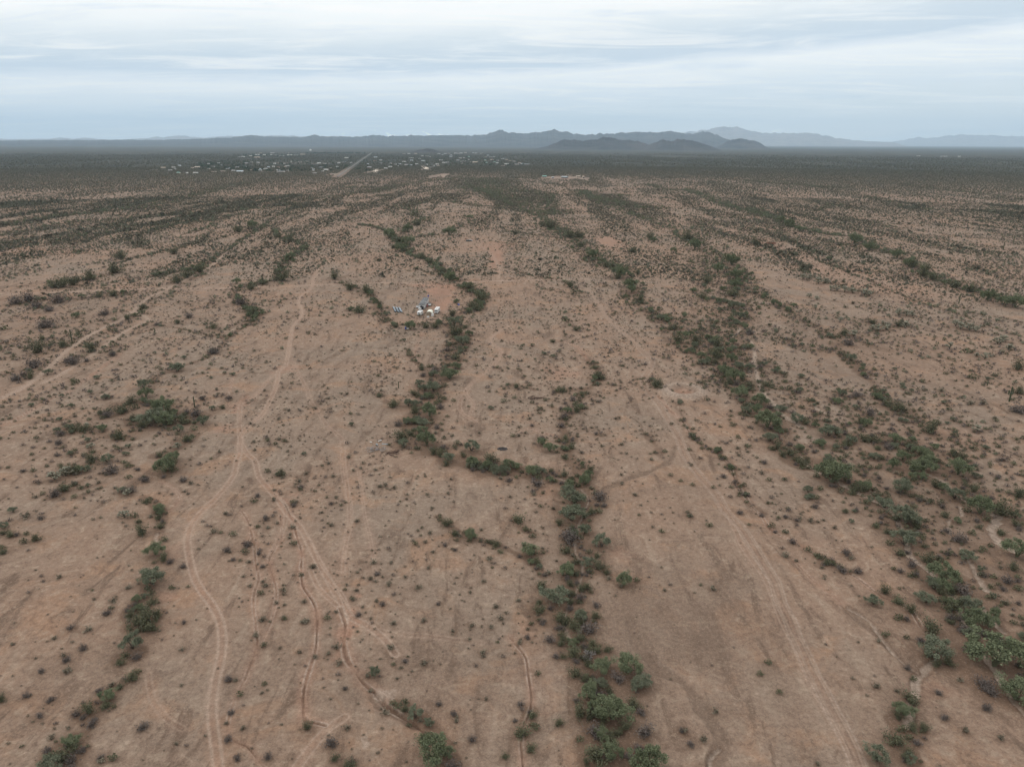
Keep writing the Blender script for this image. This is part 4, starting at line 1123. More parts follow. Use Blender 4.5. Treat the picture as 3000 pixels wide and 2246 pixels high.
HERO = """
E 490 1560 180 P; E 1470 1330 180 P; E 1550 1090 140 P; E 1630 1180 110 G; E 1600 1215 80 G; E 1170 715 160 G; E 1250 275 140 G; E 1410 425 120 G; E 1660 1630 190 P
E 1340 1240 110 P; E 1410 1100 115 P; E 1020 475 90 P; E 700 390 80 P; E 620 380 70 D; E 575 335 60 D; E 950 305 100 D; E 1320 100 80 P; E 1260 180 140 G; E 1035 45 80 P
E 840 45 90 G; E 1535 635 90 P; E 400 1360 90 G; E 475 1410 60 G; E 980 1460 100 D; E 1380 1570 120 D; E 1370 1460 90 B; E 1270 1140 85 D; E 1350 900 100 B; E 1255 1030 90 D
E 1200 945 70 D; E 1180 845 80 D; E 1260 880 90 D; E 1290 810 70 D; E 1075 800 70 D; E 1080 665 85 D; E 1240 400 120 B; E 1335 540 85 G; E 1380 505 60 D; E 1400 565 70 D
E 1280 600 70 D; E 1320 365 80 G; E 1060 540 50 D; E 1220 475 80 D; E 1400 185 80 B; E 1300 1355 90 D; E 1655 1455 100 B; E 1030 1370 60 D; E 1030 1550 60 D; E 1055 1435 45 D
E 840 445 60 D; E 1540 1430 70 D; E 1610 1545 70 B; E 305 1320 45 D; E 345 1300 45 D; E 710 1500 50 B; E 600 1650 90 B; E 1205 65 60 D; E 1060 110 80 B; E 1300 690 60 D
E 1295 735 60 B; E 1380 775 45 B; E 1600 640 35 D; E 1130 960 60 B; E 1500 1160 80 B; E 1620 1350 55 B; E 885 1590 50 D; E 1580 1310 70 D; E 1350 1180 60 D; E 1380 1010 80 D
E 910 100 45 B; E 1140 45 50 D; E 1350 40 60 D; E 1420 235 40 B; E 1350 270 60 D; E 1090 490 30 D; E 1065 1145 35 D; E 1180 330 60 D; E 1270 540 60 D; E 1240 660 50 D
E 1240 760 60 D; E 1210 870 60 D; E 1440 1010 60 D; E 1450 1240 60 D; E 1350 1380 60 D; E 1420 1380 70 D; E 1450 1480 60 D; E 1560 1590 50 B; E 1090 870 50 B; E 1300 870 50 D
E 40 1640 80 D; E 200 1575 20 S; E 530 1310 40 B; E 605 1360 40 B; E 970 1310 40 B; E 1270 1290 40 B; E 1290 1500 45 D; E 1070 760 50 D; E 1840 1455 40 B
F 820 55 150 P; F 1190 130 100 G; F 1100 220 90 G; F 1215 275 150 G; F 1205 410 120 G; F 1420 590 150 P; F 1410 660 80 P; F 1570 770 100 G; F 1580 840 130 P; F 1710 1010 210 P
F 1380 1010 150 G; F 1350 885 110 D; F 1040 745 80 G; F 1540 505 80 G; F 1480 170 90 G; F 1310 15 100 P; F 1500 30 100 P; F 1820 470 110 P; F 1820 1230 140 P; F 1650 1200 90 B
F 1320 730 90 G; F 1450 780 80 D; F 1520 690 80 B; F 1160 1500 100 D; F 1060 1580 110 G; F 1200 1340 80 P; F 1220 1570 55 D; F 1240 1275 90 D; F 940 130 80 D; F 1190 485 70 D
F 1330 520 80 D; F 1310 450 50 D; F 1250 550 60 B; F 1620 230 120 P; F 1730 260 100 D; F 1500 410 70 B; F 1100 700 60 D; F 1170 750 70 D; F 1240 800 60 D; F 1170 840 45 D
F 1580 150 50 D; F 650 5 70 D; F 1720 380 50 D; F 1810 330 60 D; F 480 345 40 D; F 1420 280 60 D; F 1440 1080 60 D; F 1690 820 60 P; F 1310 1440 50 D; F 1790 575 50 D
F 1370 120 60 D; F 1550 1010 60 B; F 1290 190 50 D; F 880 265 45 D; F 420 1145 40 D; F 465 1085 40 D; F 525 1245 35 D; F 680 150 50 G; F 1830 170 70 D; F 1820 990 60 D
F 1150 300 60 D; F 1110 370 60 D; F 1260 330 60 D; F 1460 690 60 D; F 1500 760 60 D; F 1450 840 50 B; F 1400 700 60 D; F 1520 900 60 B; F 1170 1370 60 D; F 1240 1440 50 D
F 1670 1240 60 B; F 1730 380 50 D; F 1050 1210 40 S; F 10 1450 40 S; F 180 1350 35 S; F 110 1500 40 S; F 1530 1450 40 S; F 1720 1490 35 S; F 980 150 50 D; F 1060 190 50 D
F 1650 310 40 D; F 1760 640 60 B; F 1540 260 40 D; F 1340 215 40 D; F 690 315 40 S; F 560 505 40 S; F 595 430 50 B; F 680 475 40 D; F 740 515 45 D; F 780 545 50 D; F 865 580 60 B; F 950 590 50 B
F 890 490 50 B; F 430 60 30 S; F 1100 930 40 D; F 1220 1115 40 B; F 1250 1175 35 D; F 1500 1180 30 S; F 1650 1330 50 B; F 1420 1380 40 B; F 1270 1520 40 B; F 1390 1250 40 B
D 835 470 90 P; D 880 520 55 D; D 820 615 135 G; D 825 750 70 D; D 710 970 125 G; D 770 850 110 D; D 820 895 60 D; D 585 1260 68 P; D 640 1215 55 D; D 710 1170 60 D
D 480 1335 70 D; D 560 1310 70 D; D 770 375 70 D; D 870 345 60 D; D 855 300 50 D; D 890 10 110 P; D 930 20 90 D; D 670 285 60 c; D 465 35 55 G; D 600 40 75 B; D 290 75 70 c; D 350 55 70 c; D 390 50 60 D
D 650 1080 60 D; D 740 1055 50 B; D 15 380 45 D; D 55 395 45 D; D 195 415 48 D; D 15 480 50 D; D 125 430 38 D; D 700 830 55 D; D 740 860 60 D; D 800 690 40 D; D 320 1580 110 D; D 270 1640 110 G
D 380 1610 60 B; D 410 1365 45 B; D 1665 1435 58 D; D 1790 1520 70 B; D 1810 1600 60 D; D 1520 65 50 D; D 1450 50 35 D; D 610 1600 45 D; D 770 1430 55 B; D 1235 1175 45 B
D 345 140 70 D; D 300 170 60 B; D 780 95 50 B; D 700 150 60 B; D 1450 1595 50 B; D 1280 1600 45 B; D 930 680 32 D; D 1410 710 40 D; D 540 1600 35 B; D 270 1285 42 B; D 490 1420 55 B
D 690 170 50 c; D 720 800 40 G; D 780 730 40 G; D 850 820 60 D; D 790 210 45 D; D 750 320 45 D; D 890 420 40 D; D 1585 220 38 D; D 1590 440 40 D; D 1325 485 40 D; D 1340 445 50 B; D 1225 475 50 B
D 1430 990 38 D; D 1300 1255 38 D; D 1250 1355 38 B; D 1820 1000 45 S; D 1640 865 35 S; D 1770 845 38 D; D 1480 205 30 S; D 1440 305 45 B; D 140 1265 40 B; D 210 1375 38 B; D 360 1070 45 B; D 360 1130 42 S
D 580 815 45 B; D 380 895 42 B; D 480 905 35 S; D 1155 375 38 S; D 1695 570 36 S; D 1380 940 34 S; D 610 750 34 S; D 990 95 45 B; D 690 20 40 D; D 5 1280 50 D; D 740 1135 40 D; D 140 290 40 S
D 400 1545 50 D; D 440 1560 40 B; D 250 1560 40 B; D 700 900 40 D; D 785 900 50 D; D 920 540 40 B
A 940 1205 85 P; A 925 1150 90 G; A 1050 1295 140 P; A 1000 1350 150 G; A 1060 1375 120 P; A 920 1375 110 G; A 790 1310 100 D; A 850 1260 70 D; A 640 1335 60 D; A 690 1350 70 B; A 480 1435 80 D; A 540 1440 70 D; A 555 1425 45 c
A 920 1420 70 D; A 1110 1620 90 P; A 1210 1505 80 D; A 1150 1555 60 c; A 1030 1610 60 D; A 585 1555 50 c; A 1310 1390 80 G; A 1270 1335 85 B; A 1180 1390 80 D; A 1150 1440 70 G
A 1440 1300 55 D; A 1255 1440 50 D; A 765 1490 80 D; A 680 1235 55 G; A 1145 1040 90 G; A 1380 935 80 B; A 1380 780 60 D; A 1145 750 55 D; A 1630 680 80 D; A 1820 450 120 D; A 1880 325 70 P
A 1630 125 70 P; A 1540 155 60 D; A 500 295 36 D; A 290 760 90 B; A 240 920 100 D; A 400 900 60 D; A 275 850 60 D; A 20 790 50 D; A 590 920 80 D; A 470 1000 80 B; A 210 1020 90 B; A 305 1075 55 G
A 920 650 60 D; A 910 685 50 D; A 400 500 90 D; A 340 510 70 D; A 470 490 80 D; A 570 460 80 D; A 600 455 50 D; A 780 320 80 D; A 730 410 90 D; A 1200 440 90 D; A 1290 410 80 D; A 1150 480 80 D; A 1120 290 80 D
A 730 955 60 B; A 730 895 50 D; A 485 1135 46 D; A 380 1530 50 B; A 690 1630 80 G; A 590 1640 80 D; A 2160 460 70 D; A 510 835 50 D; A 1100 1360 70 D; A 860 1380 60 D; A 870 1300 50 D; A 1100 1400 60 D
A 1210 1330 50 B; A 1310 1245 45 B; A 1190 1350 40 D; A 700 1330 50 D; A 100 1110 70 B; A 190 1100 60 D; A 150 1090 50 B; A 310 665 60 B; A 230 640 70 B; A 190 590 90 B; A 380 600 90 B; A 100 610 80 B; A 640 575 60 D
A 730 570 60 D; A 560 1000 40 B; A 440 1000 60 B; A 570 900 50 D; A 1220 710 60 B; A 680 690 60 B; A 820 720 60 D; A 1010 765 40 B; A 1480 1240 50 B; A 1370 1310 40 G; A 390 1475 50 B; A 1840 1520 35 D; A 1780 1540 35 D
A 1530 490 50 P; A 1700 490 70 D; A 1620 520 80 D; A 1560 620 70 B; A 1960 270 60 D; A 1800 190 60 D; A 1870 215 60 D
B 570 1320 125 P; B 550 1505 125 P; B 840 1545 130 G; B 530 1400 95 G; B 700 1080 115 P; B 595 1165 120 G; B 790 870 105 G; B 730 750 105 G; B 740 820 95 D; B 740 970 90 D; B 445 770 85 P; B 540 770 80 D; B 610 770 80 D
B 1870 500 90 P; B 1880 535 80 P; B 1800 430 100 P; B 1720 385 60 D; B 1625 310 80 P; B 900 590 100 D; B 880 660 80 D; B 830 520 80 D; B 700 460 80 P; B 655 425 60 D; B 575 355 70 D; B 520 330 60 D; B 310 180 85 P
B 380 210 90 D; B 440 220 90 P; B 390 265 80 P; B 340 260 60 D; B 475 60 45 D; B 430 150 60 P; B 490 110 70 D; B 700 165 75 P; B 120 670 90 D; B 210 610 50 P; B 160 545 80 D; B 60 530 70 D; B 355 775 55 D
B 1300 1525 70 P; B 1350 1565 80 P; B 1130 1165 60 D; B 1430 1190 70 D; B 1400 1195 50 D; B 1670 1100 90 D; B 1640 1040 60 D; B 1480 510 70 D; B 1510 550 50 D; B 1130 170 60 D; B 1880 285 70 D; B 1370 870 55 D; B 2040 1150 90 D
B 430 1275 75 G; B 330 1280 90 D; B 470 1210 70 D; B 390 1490 110 D; B 400 1535 80 G; B 690 1625 90 G; B 600 1585 85 D; B 245 1220 60 D; B 370 1410 60 B; B 750 1535 50 D; B 960 1640 100 D; B 1530 1320 70 D; B 1450 1360 60 B
B 1450 1500 60 D; B 1490 1560 60 D; B 1450 1620 70 D; B 1050 1265 42 D; B 1940 610 70 D; B 2070 720 70 G; B 2150 780 80 D; B 2180 860 100 D; B 480 1320 80 D; B 640 1300 60 B; B 600 1060 70 B; B 530 1095 50 B; B 590 1230 60 D
B 1560 1220 60 D; B 1500 1250 60 B; B 1420 1420 60 B; B 1440 1370 50 B; B 1520 1280 50 D; B 450 1470 70 D; B 620 1430 50 B; B 660 1560 60 B; B 640 1610 60 D; B 790 1610 60 D; B 520 1050 60 D; B 440 960 50 D; B 720 700 60 D
B 930 580 60 D; B 850 640 70 D; B 870 560 60 D; B 800 780 60 D; B 770 930 60 D; B 690 930 50 B; B 440 440 2 S; B 680 1670 60 D; B 1450 740 40 D; B 1520 795 60 D; B 1190 1470 30 S; B 1220 1160 35 D; B 250 640 60 D; B 290 740 50 D
B 1540 190 70 D; B 1480 190 70 D; B 1550 250 60 D; B 1350 130 80 D; B 1300 120 60 D; B 2000 200 70 D; B 2020 220 50 P; B 2150 290 50 P; B 1760 390 60 D; B 1790 460 60 D; B 1920 430 60 D; B 1840 410 60 D
C 500 1250 112 P; C 555 1385 140 P; C 480 1310 80 P; C 375 1200 95 P; C 340 1095 100 P; C 270 1060 80 P; C 320 980 80 P; C 215 960 100 D; C 130 1010 60 G; C 635 1300 80 G; C 745 1365 100 G; C 800 1400 60 D; C 570 1495 90 G
C 630 1460 42 P; C 700 1590 90 D; C 610 1560 60 D; C 950 1450 120 G; C 1195 1405 60 P; C 1155 1395 60 D; C 440 1150 80 D; C 540 1150 70 D; C 570 1160 50 D; C 1320 1275 80 D; C 1380 1300 90 D; C 1430 1310 70 D; C 1210 1335 80 B
C 600 1070 50 G; C 1090 980 70 G; C 1090 1510 75 G; C 1180 1500 90 D; C 1250 1510 80 D; C 1380 1500 80 P; C 1430 1615 80 P; C 1600 1440 100 D; C 230 400 85 P; C 320 350 90 P; C 350 440 85 P; C 340 500 80 P; C 330 560 100 D
C 330 640 80 G; C 370 710 80 G; C 130 580 80 D; C 160 480 80 D; C 590 625 50 P; C 80 250 85 P; C 30 200 80 D; C 480 235 70 D; C 480 170 40 D; C 230 890 80 D; C 90 870 80 D; C 20 830 60 P; C 430 820 60 B
C 945 340 32 P; C 1120 210 90 P; C 1210 260 75 P; C 1390 310 75 P; C 1470 360 85 P; C 1490 385 60 D; C 1560 430 90 D; C 1620 460 70 D; C 1770 500 95 D; C 1870 530 95 D; C 1980 580 85 P; C 2080 610 70 P; C 2160 620 90 P
C 690 110 75 P; C 640 90 50 P; C 760 150 55 P; C 1910 1440 55 c; C 1260 1560 60 D; C 1460 1540 60 D; C 1330 1560 60 B; C 1760 1600 80 D; C 1810 1625 60 D; C 1580 1650 75 P; C 2180 1310 90 B; C 2180 1040 70 D; C 2175 1200 60 D
C 280 1090 60 D; C 300 1140 60 D; C 410 1290 50 D; C 570 1300 50 B; C 620 1530 50 D; C 650 1610 60 D; C 740 1640 60 D; C 690 1540 50 B; C 330 920 60 G; C 380 960 50 D; C 430 1040 70 G; C 350 1150 50 B; C 210 1010 60 D
C 760 1190 50 G; C 770 1100 45 G; C 690 1180 40 D; C 500 1040 50 B; C 1800 780 60 c; C 1860 790 60 c; C 1900 800 50 c; C 1770 765 50 c; C 880 490 55 c; C 930 490 50 c; C 820 465 50 c; C 780 465 45 c; C 1050 545 50 c; C 1100 550 50 c
C 1180 565 60 c; C 1210 570 50 c; C 960 535 50 c; C 1000 540 45 c; C 1400 695 50 c; C 1450 700 50 c; C 1490 700 50 c; C 1270 790 60 c; C 1320 790 50 c; C 1230 750 60 D; C 1400 765 60 D; C 1440 770 50 c; C 1230 790 50 c
C 2080 860 60 c; C 2040 880 50 c; C 2110 915 50 c; C 1730 910 50 c; C 1840 940 50 D; C 1960 975 60 c; C 1900 965 40 c; C 1880 1105 50 D; C 1660 975 30 S; C 1705 1085 30 D; C 1490 640 1 S; C 2025 1095 36 D; C 1560 1190 36 S
C 1675 1195 36 S; C 1945 1275 40 S; C 1870 1275 40 S; C 1080 880 80 B; C 1040 820 60 D; C 1110 830 60 c; C 820 585 40 c; C 870 600 40 c; C 860 660 40 c; C 1020 740 40 c; C 1050 655 32 D; C 1100 630 32 S; C 1130 1220 60 B
"""
heroes = []
for tok in HERO.replace('\n', ';').split(';'):
    tok = tok.split()
    if len(tok) != 5: continue
    t, x, y, d, k = tok[0], float(tok[1]), float(tok[2]), float(tok[3]), tok[4]
    if d < 5: continue
    px, py = src(t, x, y)
    dpx = d / TL[t][2]
    X, Y = G(px, py)
    for _ in range(3):
        sl = math.sqrt(X * X + Y * Y + (CAM_H - 1) ** 2)
        dia = dpx * sl / FPX * 1.12
        hc = dia * {'P': .36, 'G': .32, 'c': .3}.get(k, .28)
        X, Y = G(px, py, float(hz(X, Y)) + hc)
    heroes.append((k, X, Y, dia))

# belts of shrubs along the drainage lines
plants = list(heroes)
hp = np.array([(h[1], h[2], h[3]) for h in heroes])
rb = np.random.default_rng(5)
for (Q, wid, dens, green) in VEGW:
    seg = np.hypot(*np.diff(Q, axis=0).T); L = seg.sum()
    far = np.hypot(Q[:, 0], Q[:, 1]).mean()
    n = int(L * wid * dens / 100 * (2.8 if far < 850 else 4.6) * (1.9 if wid < 5 else 1.25))
    s = rb.random(n) * L; cs = np.concatenate([[0], np.cumsum(seg)])
    i = np.clip(np.searchsorted(cs, s) - 1, 0, len(seg) - 1)
    f = ((s - cs[i]) / seg[i])[:, None]
    p = Q[i] * (1 - f) + Q[i + 1] * f
    T = (Q[i + 1] - Q[i]) / seg[i][:, None]
    wx = 1.0 if far < 850 else 2.2
    off = np.clip(rb.normal(size=n) * 0.36, -1.3, 1.3) * wid * wx * (0.75 + 0.5 * vnoise(s / 18, s * 0 + wid))
    p = p + np.stack([-T[:, 1] * off, T[:, 0] * off], 1)
    tk = lookup(m_track, p[:, 0], p[:, 1])
    cl = vnoise(s / 7.0, s * 0 + far)      # clumps and gaps along the line
    isc = green in (0.1, 0.15) and wid > 4.5 and Q[:, 0].mean() > 60 and dens >= 3.0
    for q in range(n):
        if cl[q] < 0.32 and rb.random() < 0.75: continue
        x, y = p[q]
        if tk[q] > .3: continue
        edge = abs(off[q]) / max(wid, .1)
        u = rb.random()
        big = 1.0 if wid > 6 else 0.75
        if isc:
            k, d = ('c', rb.uniform(1.6, 2.6)) if u < .65 else ('D', rb.uniform(1.2, 2.6))
        elif u < green * 0.34 * (1.2 - edge):
            k = 'P' if rb.random() < .6 else 'G'; d = rb.uniform(3.0, 5.6) * big
        elif u < 0.66:
            k = 'D'; d = rb.uniform(1.1, 3.3) * (big if green > .15 else .75)
        else:
            k = 'B'; d = rb.uniform(1.1, 2.8) * big
        if y < 700 and len(hp):
            dd = np.hypot(hp[:, 0] - x, hp[:, 1] - y)
            if (dd < hp[:, 2] * 0.36).any(): continue
        plants.append((k, x, y, d))

# ordinary bushes spread over the flats; the density table was read off the photo (plants per 100 m2)
DX = np.arange(0, 3001, 250.0); DY = np.array([560, 700, 850, 1000, 1150, 1300, 1500, 1700, 1900, 2100, 2246.0])
DM = np.array([
    [10, 10, 9, 8, 8, 8, 8, 8, 10, 11, 11, 12, 12],
    [3, 4, 5, 5, 4.5, 5, 7, 7, 7, 5, 6, 7, 8],
    [4, 4, 5, 5, 6, 7, 8, 8, 7, 3.5, 3.5, 4, 5],
    [6, 6, 5, 4.5, 4, 4, 7, 8, 8, 5, 3, 2.5, 3],
    [3, 3, 3, 5, 5, 3.5, 6, 9, 9, 6, 3, 3, 3.5],
    [3, 3, 3, 5, 4.5, 4, 4.5, 8, 4, 4, 4, 4, 4],
    [1.3, 2, 3, 4, 4.5, 4.5, 4, 3, 1.2, 2.5, 5, 5, 5],
    [.8, 1, 2, 3.5, 4.0, 4.5, 3, 2.0, .8, 1.2, 2.5, 5, 5],
    [1.6, 1.4, 1.6, 2.2, 2.8, 4, 3, 1.4, .7, .7, 1.2, 3, 3.5],
    [1.8, 1.8, 1.8, 1.5, 1.2, 3, 3.2, 2.0, 1, .7, .8, 2.2, 3],
    [1.8, 1.8, 1.8, 1.5, 1.2, 3, 3.2, 2.0, 1, .7, .8, 2.2, 3]])


def dens_at(x, y):
    px, py = proj(x, y, 0 * x)
    fx = np.clip(px / 250, 0, 11.999); ix = fx.astype(int); fx -= ix
    py = np.clip(py, 560, 2245); iy = np.clip(np.searchsorted(DY, py) - 1, 0, 9); fy = (py - DY[iy]) / (DY[iy + 1] - DY[iy])
    return (DM[iy, ix] * (1 - fx) + DM[iy, ix + 1] * fx) * (1 - fy) + (DM[iy + 1, ix] * (1 - fx) + DM[iy + 1, ix + 1] * fx) * fy, px, py


def jitter_grid(r0, r1, half, cell, seed):
    rg = np.random.default_rng(seed)
    xs = np.arange(-r1 * math.sin(half), r1 * math.sin(half), cell); ys = np.arange(r0 * math.cos(half) * .9, r1, cell)
    X, Y = np.meshgrid(xs, ys)
    X = (X + rg.uniform(-.5, .5, X.shape) * cell).ravel(); Y = (Y + rg.uniform(-.5, .5, Y.shape) * cell).ravel()
    r = np.hypot(X, Y); a = np.arctan2(X, Y)
    m = (r > r0) & (r <= r1) & (np.abs(a) < half)
    return X[m], Y[m], rg


def veins(x, y):
    """narrow winding drainage lines running away from the camera"""
    w = (fbm(x / 90 + 5, y / 160 + 2, 3) - .5) * 60
    a = 1 - np.abs(2 * vnoise((x + w) / 105 + 31, y / 900 + 7) - 1)
    b = 1 - np.abs(2 * vnoise((x + w) / 58 + 11, y / 520 + 3) - 1)
    return np.maximum(sstep(a, .86, .95), .8 * sstep(b, .88, .96)) * sstep(fbm(x / 60 + 40, y / 200, 3), .36, .52)


def streak(x, y):
    return fbm(x / 38 + 3.1, y / 260 + 8.8, 4, 0.55)


small = []
X, Y, rg = jitter_grid(86, 620, R(46), 2.6, 21)
d, px, py = dens_at(X, Y)
st = streak(X, Y)
d = d * (0.55 + 0.9 * sstep(st, .38, .62)) * (0.15 + 1.6 * sstep(fbm(X / 12, Y / 18, 3), .36, .62)) * 1.5
ok = rg.random(len(X)) * 14.8 < d
ok &= (lookup(m_track, X, Y) < .33) & (lookup(m_sand, X, Y) < .4) & (lookup(bare, X, Y) < .5) & (lookup(m_cut, X, Y) < .3)
X, Y = X[ok], Y[ok]
SZ = np.clip(rg.lognormal(-0.25, 0.55, len(X)), .25, 2.4)
TY = rg.random(len(X))
for x, y, s_, u in zip(X, Y, SZ, TY):
    small.append(('S' if u < .78 else ('B' if u < .94 else 'D'), x, y, .9 * s_ * (1.25 if u > .78 else 1)))

MM = np.array([
    [1.5, 1.2, 1, 1, .8, .6, .8, 1, 1, 1, 1, .8, .8], [1.5, 1.2, 1.1, 1, .8, .6, .8, 1, 1.2, 1.2, 1.2, 1, 1], [1.2, .9, .9, .7, .5, .3, .3, .5, .8, .6, .7, .8, .9],
    [1.3, 1.1, .7, .3, .2, .2, .2, .4, .8, 1.1, .9, .5, .6], [.9, .5, .2, .2, .2, .3, .3, .3, .4, 1.2, 1.1, .6, .5], [.5, .8, .5, .2, .2, .3, .2, .2, .1, .8, 1.3, 1.1, .7],
    [.3, .3, .2, .2, .15, .2, .3, .1, .05, .3, .9, 1.3, 1.3], [.15, .15, .15, .15, .1, .1, .3, .05, .03, .05, .4, 1.3, 1.3], [.2, .2, .1, .1, .1, .15, .3, .1, .03, .03, .1, .7, .9],
    [.2, .2, .1, .1, .1, .15, .3, .1, .03, .03, .1, .5, .6], [.2, .2, .1, .1, .1, .15, .3, .1, .03, .03, .1, .5, .6]])
MM[:, 9:] *= 1.6; MM[:, :4] *= 1.2
Xm, Ym, rgm = jitter_grid(86, 1250, R(44), 3.6, 41)
_dm = DM; DM = MM
d, px, py = dens_at(Xm, Ym)
DM = _dm
d = d * (0.12 + 3.3 * sstep(fbm(Xm / 24 + 9, Ym / 70 + 4, 4), .45, .62))
ok = (rgm.random(len(Xm)) * 6.0 < d) & (lookup(m_track, Xm, Ym) < .3) & (lookup(m_sand, Xm, Ym) < .4) & (lookup(bare, Xm, Ym) < .4)
for x, y in zip(Xm[ok], Ym[ok]):
    u = rgm.random(); v = rgm.random()
    small.append(('D', x, y, 1.2 + 1.7 * v * v) if u < .52 else ('B', x, y, 1.2 + 1.6 * v) if u < .93 else ('G', x, y, 2.0 + 1.6 * v))

X2, Y2, rg2 = jitter_grid(620, 1700, R(40), 3.1, 22)
d, px, py = dens_at(X2, Y2)
st = streak(X2, Y2)
d = d * (0.35 + 1.4 * sstep(st, .38, .62))
sd_ = sstep(np.abs(px - 1500), 450, 1050) * sstep(Y2, 800, 1200)
vn = veins(X2, Y2) * (.15 + .85 * sstep(np.abs(px - 1500), 350, 800))
d = d * (0.85 + 1.2 * sd_) + vn * 9 * (1 + 0.9 * sstep(st, .53, .66))
ok = (rg2.random(len(X2)) * 10.4 < d * 1.25) & (lookup(m_track, X2, Y2) < .4) & (lookup(bare, X2, Y2) < .5)
X2, Y2, st = X2[ok], Y2[ok], st[ok]
S2 = np.clip(rg2.lognormal(0.0, 0.40, len(X2)), .5, 2.8) * (1 + 1.2 * (rg2.random(len(X2)) < .08 + .25 * sstep(Y2, 850, 1250) + .3 * sstep(st, .52, .64))) * (1 + .8 * vn[ok])

X3, Y3, rg3 = jitter_grid(1700, 3800, R(39), 5.6, 23)
px3, py3 = proj(X3, Y3, 0 * X3)
st = fbm(X3 / 85 + 1, Y3 / 420, 4)
side = sstep(np.abs(px3 - 1550), 150, 1100)
cov = 0.7 * veins(X3, Y3) + sstep(st, .50, .66) * 0.6 + 0.30 + 0.60 * side * sstep(Y3, 1500, 2000) + 0.60 * sstep(Y3, 2200, 3000)
ok = (rg3.random(len(X3)) < cov) & (lookup(bare, X3, Y3) < .35)
X3, Y3 = X3[ok], Y3[ok]
S3 = rg3.uniform(1.6, 4.6, len(X3))

X4, Y4, rg4 = jitter_grid(3800, 9500, R(38.5), 15, 24)
st = fbm(X4 / 200, Y4 / 900, 4)
ok = (rg4.random(len(X4)) < (sstep(st, .3, .5) * .5 + .4) * (1 - .97 * sstep(np.hypot(X4, Y4), 5200, 9300))) & (lookup(bare, X4, Y4) < .3)
_ra = np.array(G(988, 518)); _rb = np.array(G(1089, 448))


def off_road(x, y, w=17):
    d = (_rb - _ra) / np.hypot(*(_rb - _ra))
    c = np.abs((x - _ra[0]) * d[1] - (y - _ra[1]) * d[0]); al = (x - _ra[0]) * d[0] + (y - _ra[1]) * d[1]
    return (c > w) | (al < -60) | (al > np.hypot(*(_rb - _ra)))


ok &= off_road(X4, Y4)
X4, Y4 = X4[ok], Y4[ok]
k3 = off_road(X3, Y3); X3, Y3 = X3[k3], Y3[k3]
S3 = rg3.uniform(1.6, 4.6, len(X3))
S4 = rg4.uniform(4, 9, len(X4))

# fallen leaves under plants, plus their contact shade painted into the soil colour
def litter_shade_from_plants():
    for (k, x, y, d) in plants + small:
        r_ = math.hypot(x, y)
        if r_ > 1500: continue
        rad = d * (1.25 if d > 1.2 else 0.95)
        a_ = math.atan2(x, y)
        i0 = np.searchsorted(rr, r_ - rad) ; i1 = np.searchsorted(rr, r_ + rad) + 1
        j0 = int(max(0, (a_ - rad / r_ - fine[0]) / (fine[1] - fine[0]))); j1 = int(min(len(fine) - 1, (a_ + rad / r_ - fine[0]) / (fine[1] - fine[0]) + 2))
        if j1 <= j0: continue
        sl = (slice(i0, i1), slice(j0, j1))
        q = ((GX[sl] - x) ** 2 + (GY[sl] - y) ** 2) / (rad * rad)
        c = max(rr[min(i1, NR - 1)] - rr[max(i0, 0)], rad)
        litter_shade[sl] = np.minimum(1, litter_shade[sl] + np.exp(-q * 2.6) * (0.62 if d > 1.2 else 0.66) * min(1, 2 * rad / c))


litter_shade_from_plants()
build_ground()

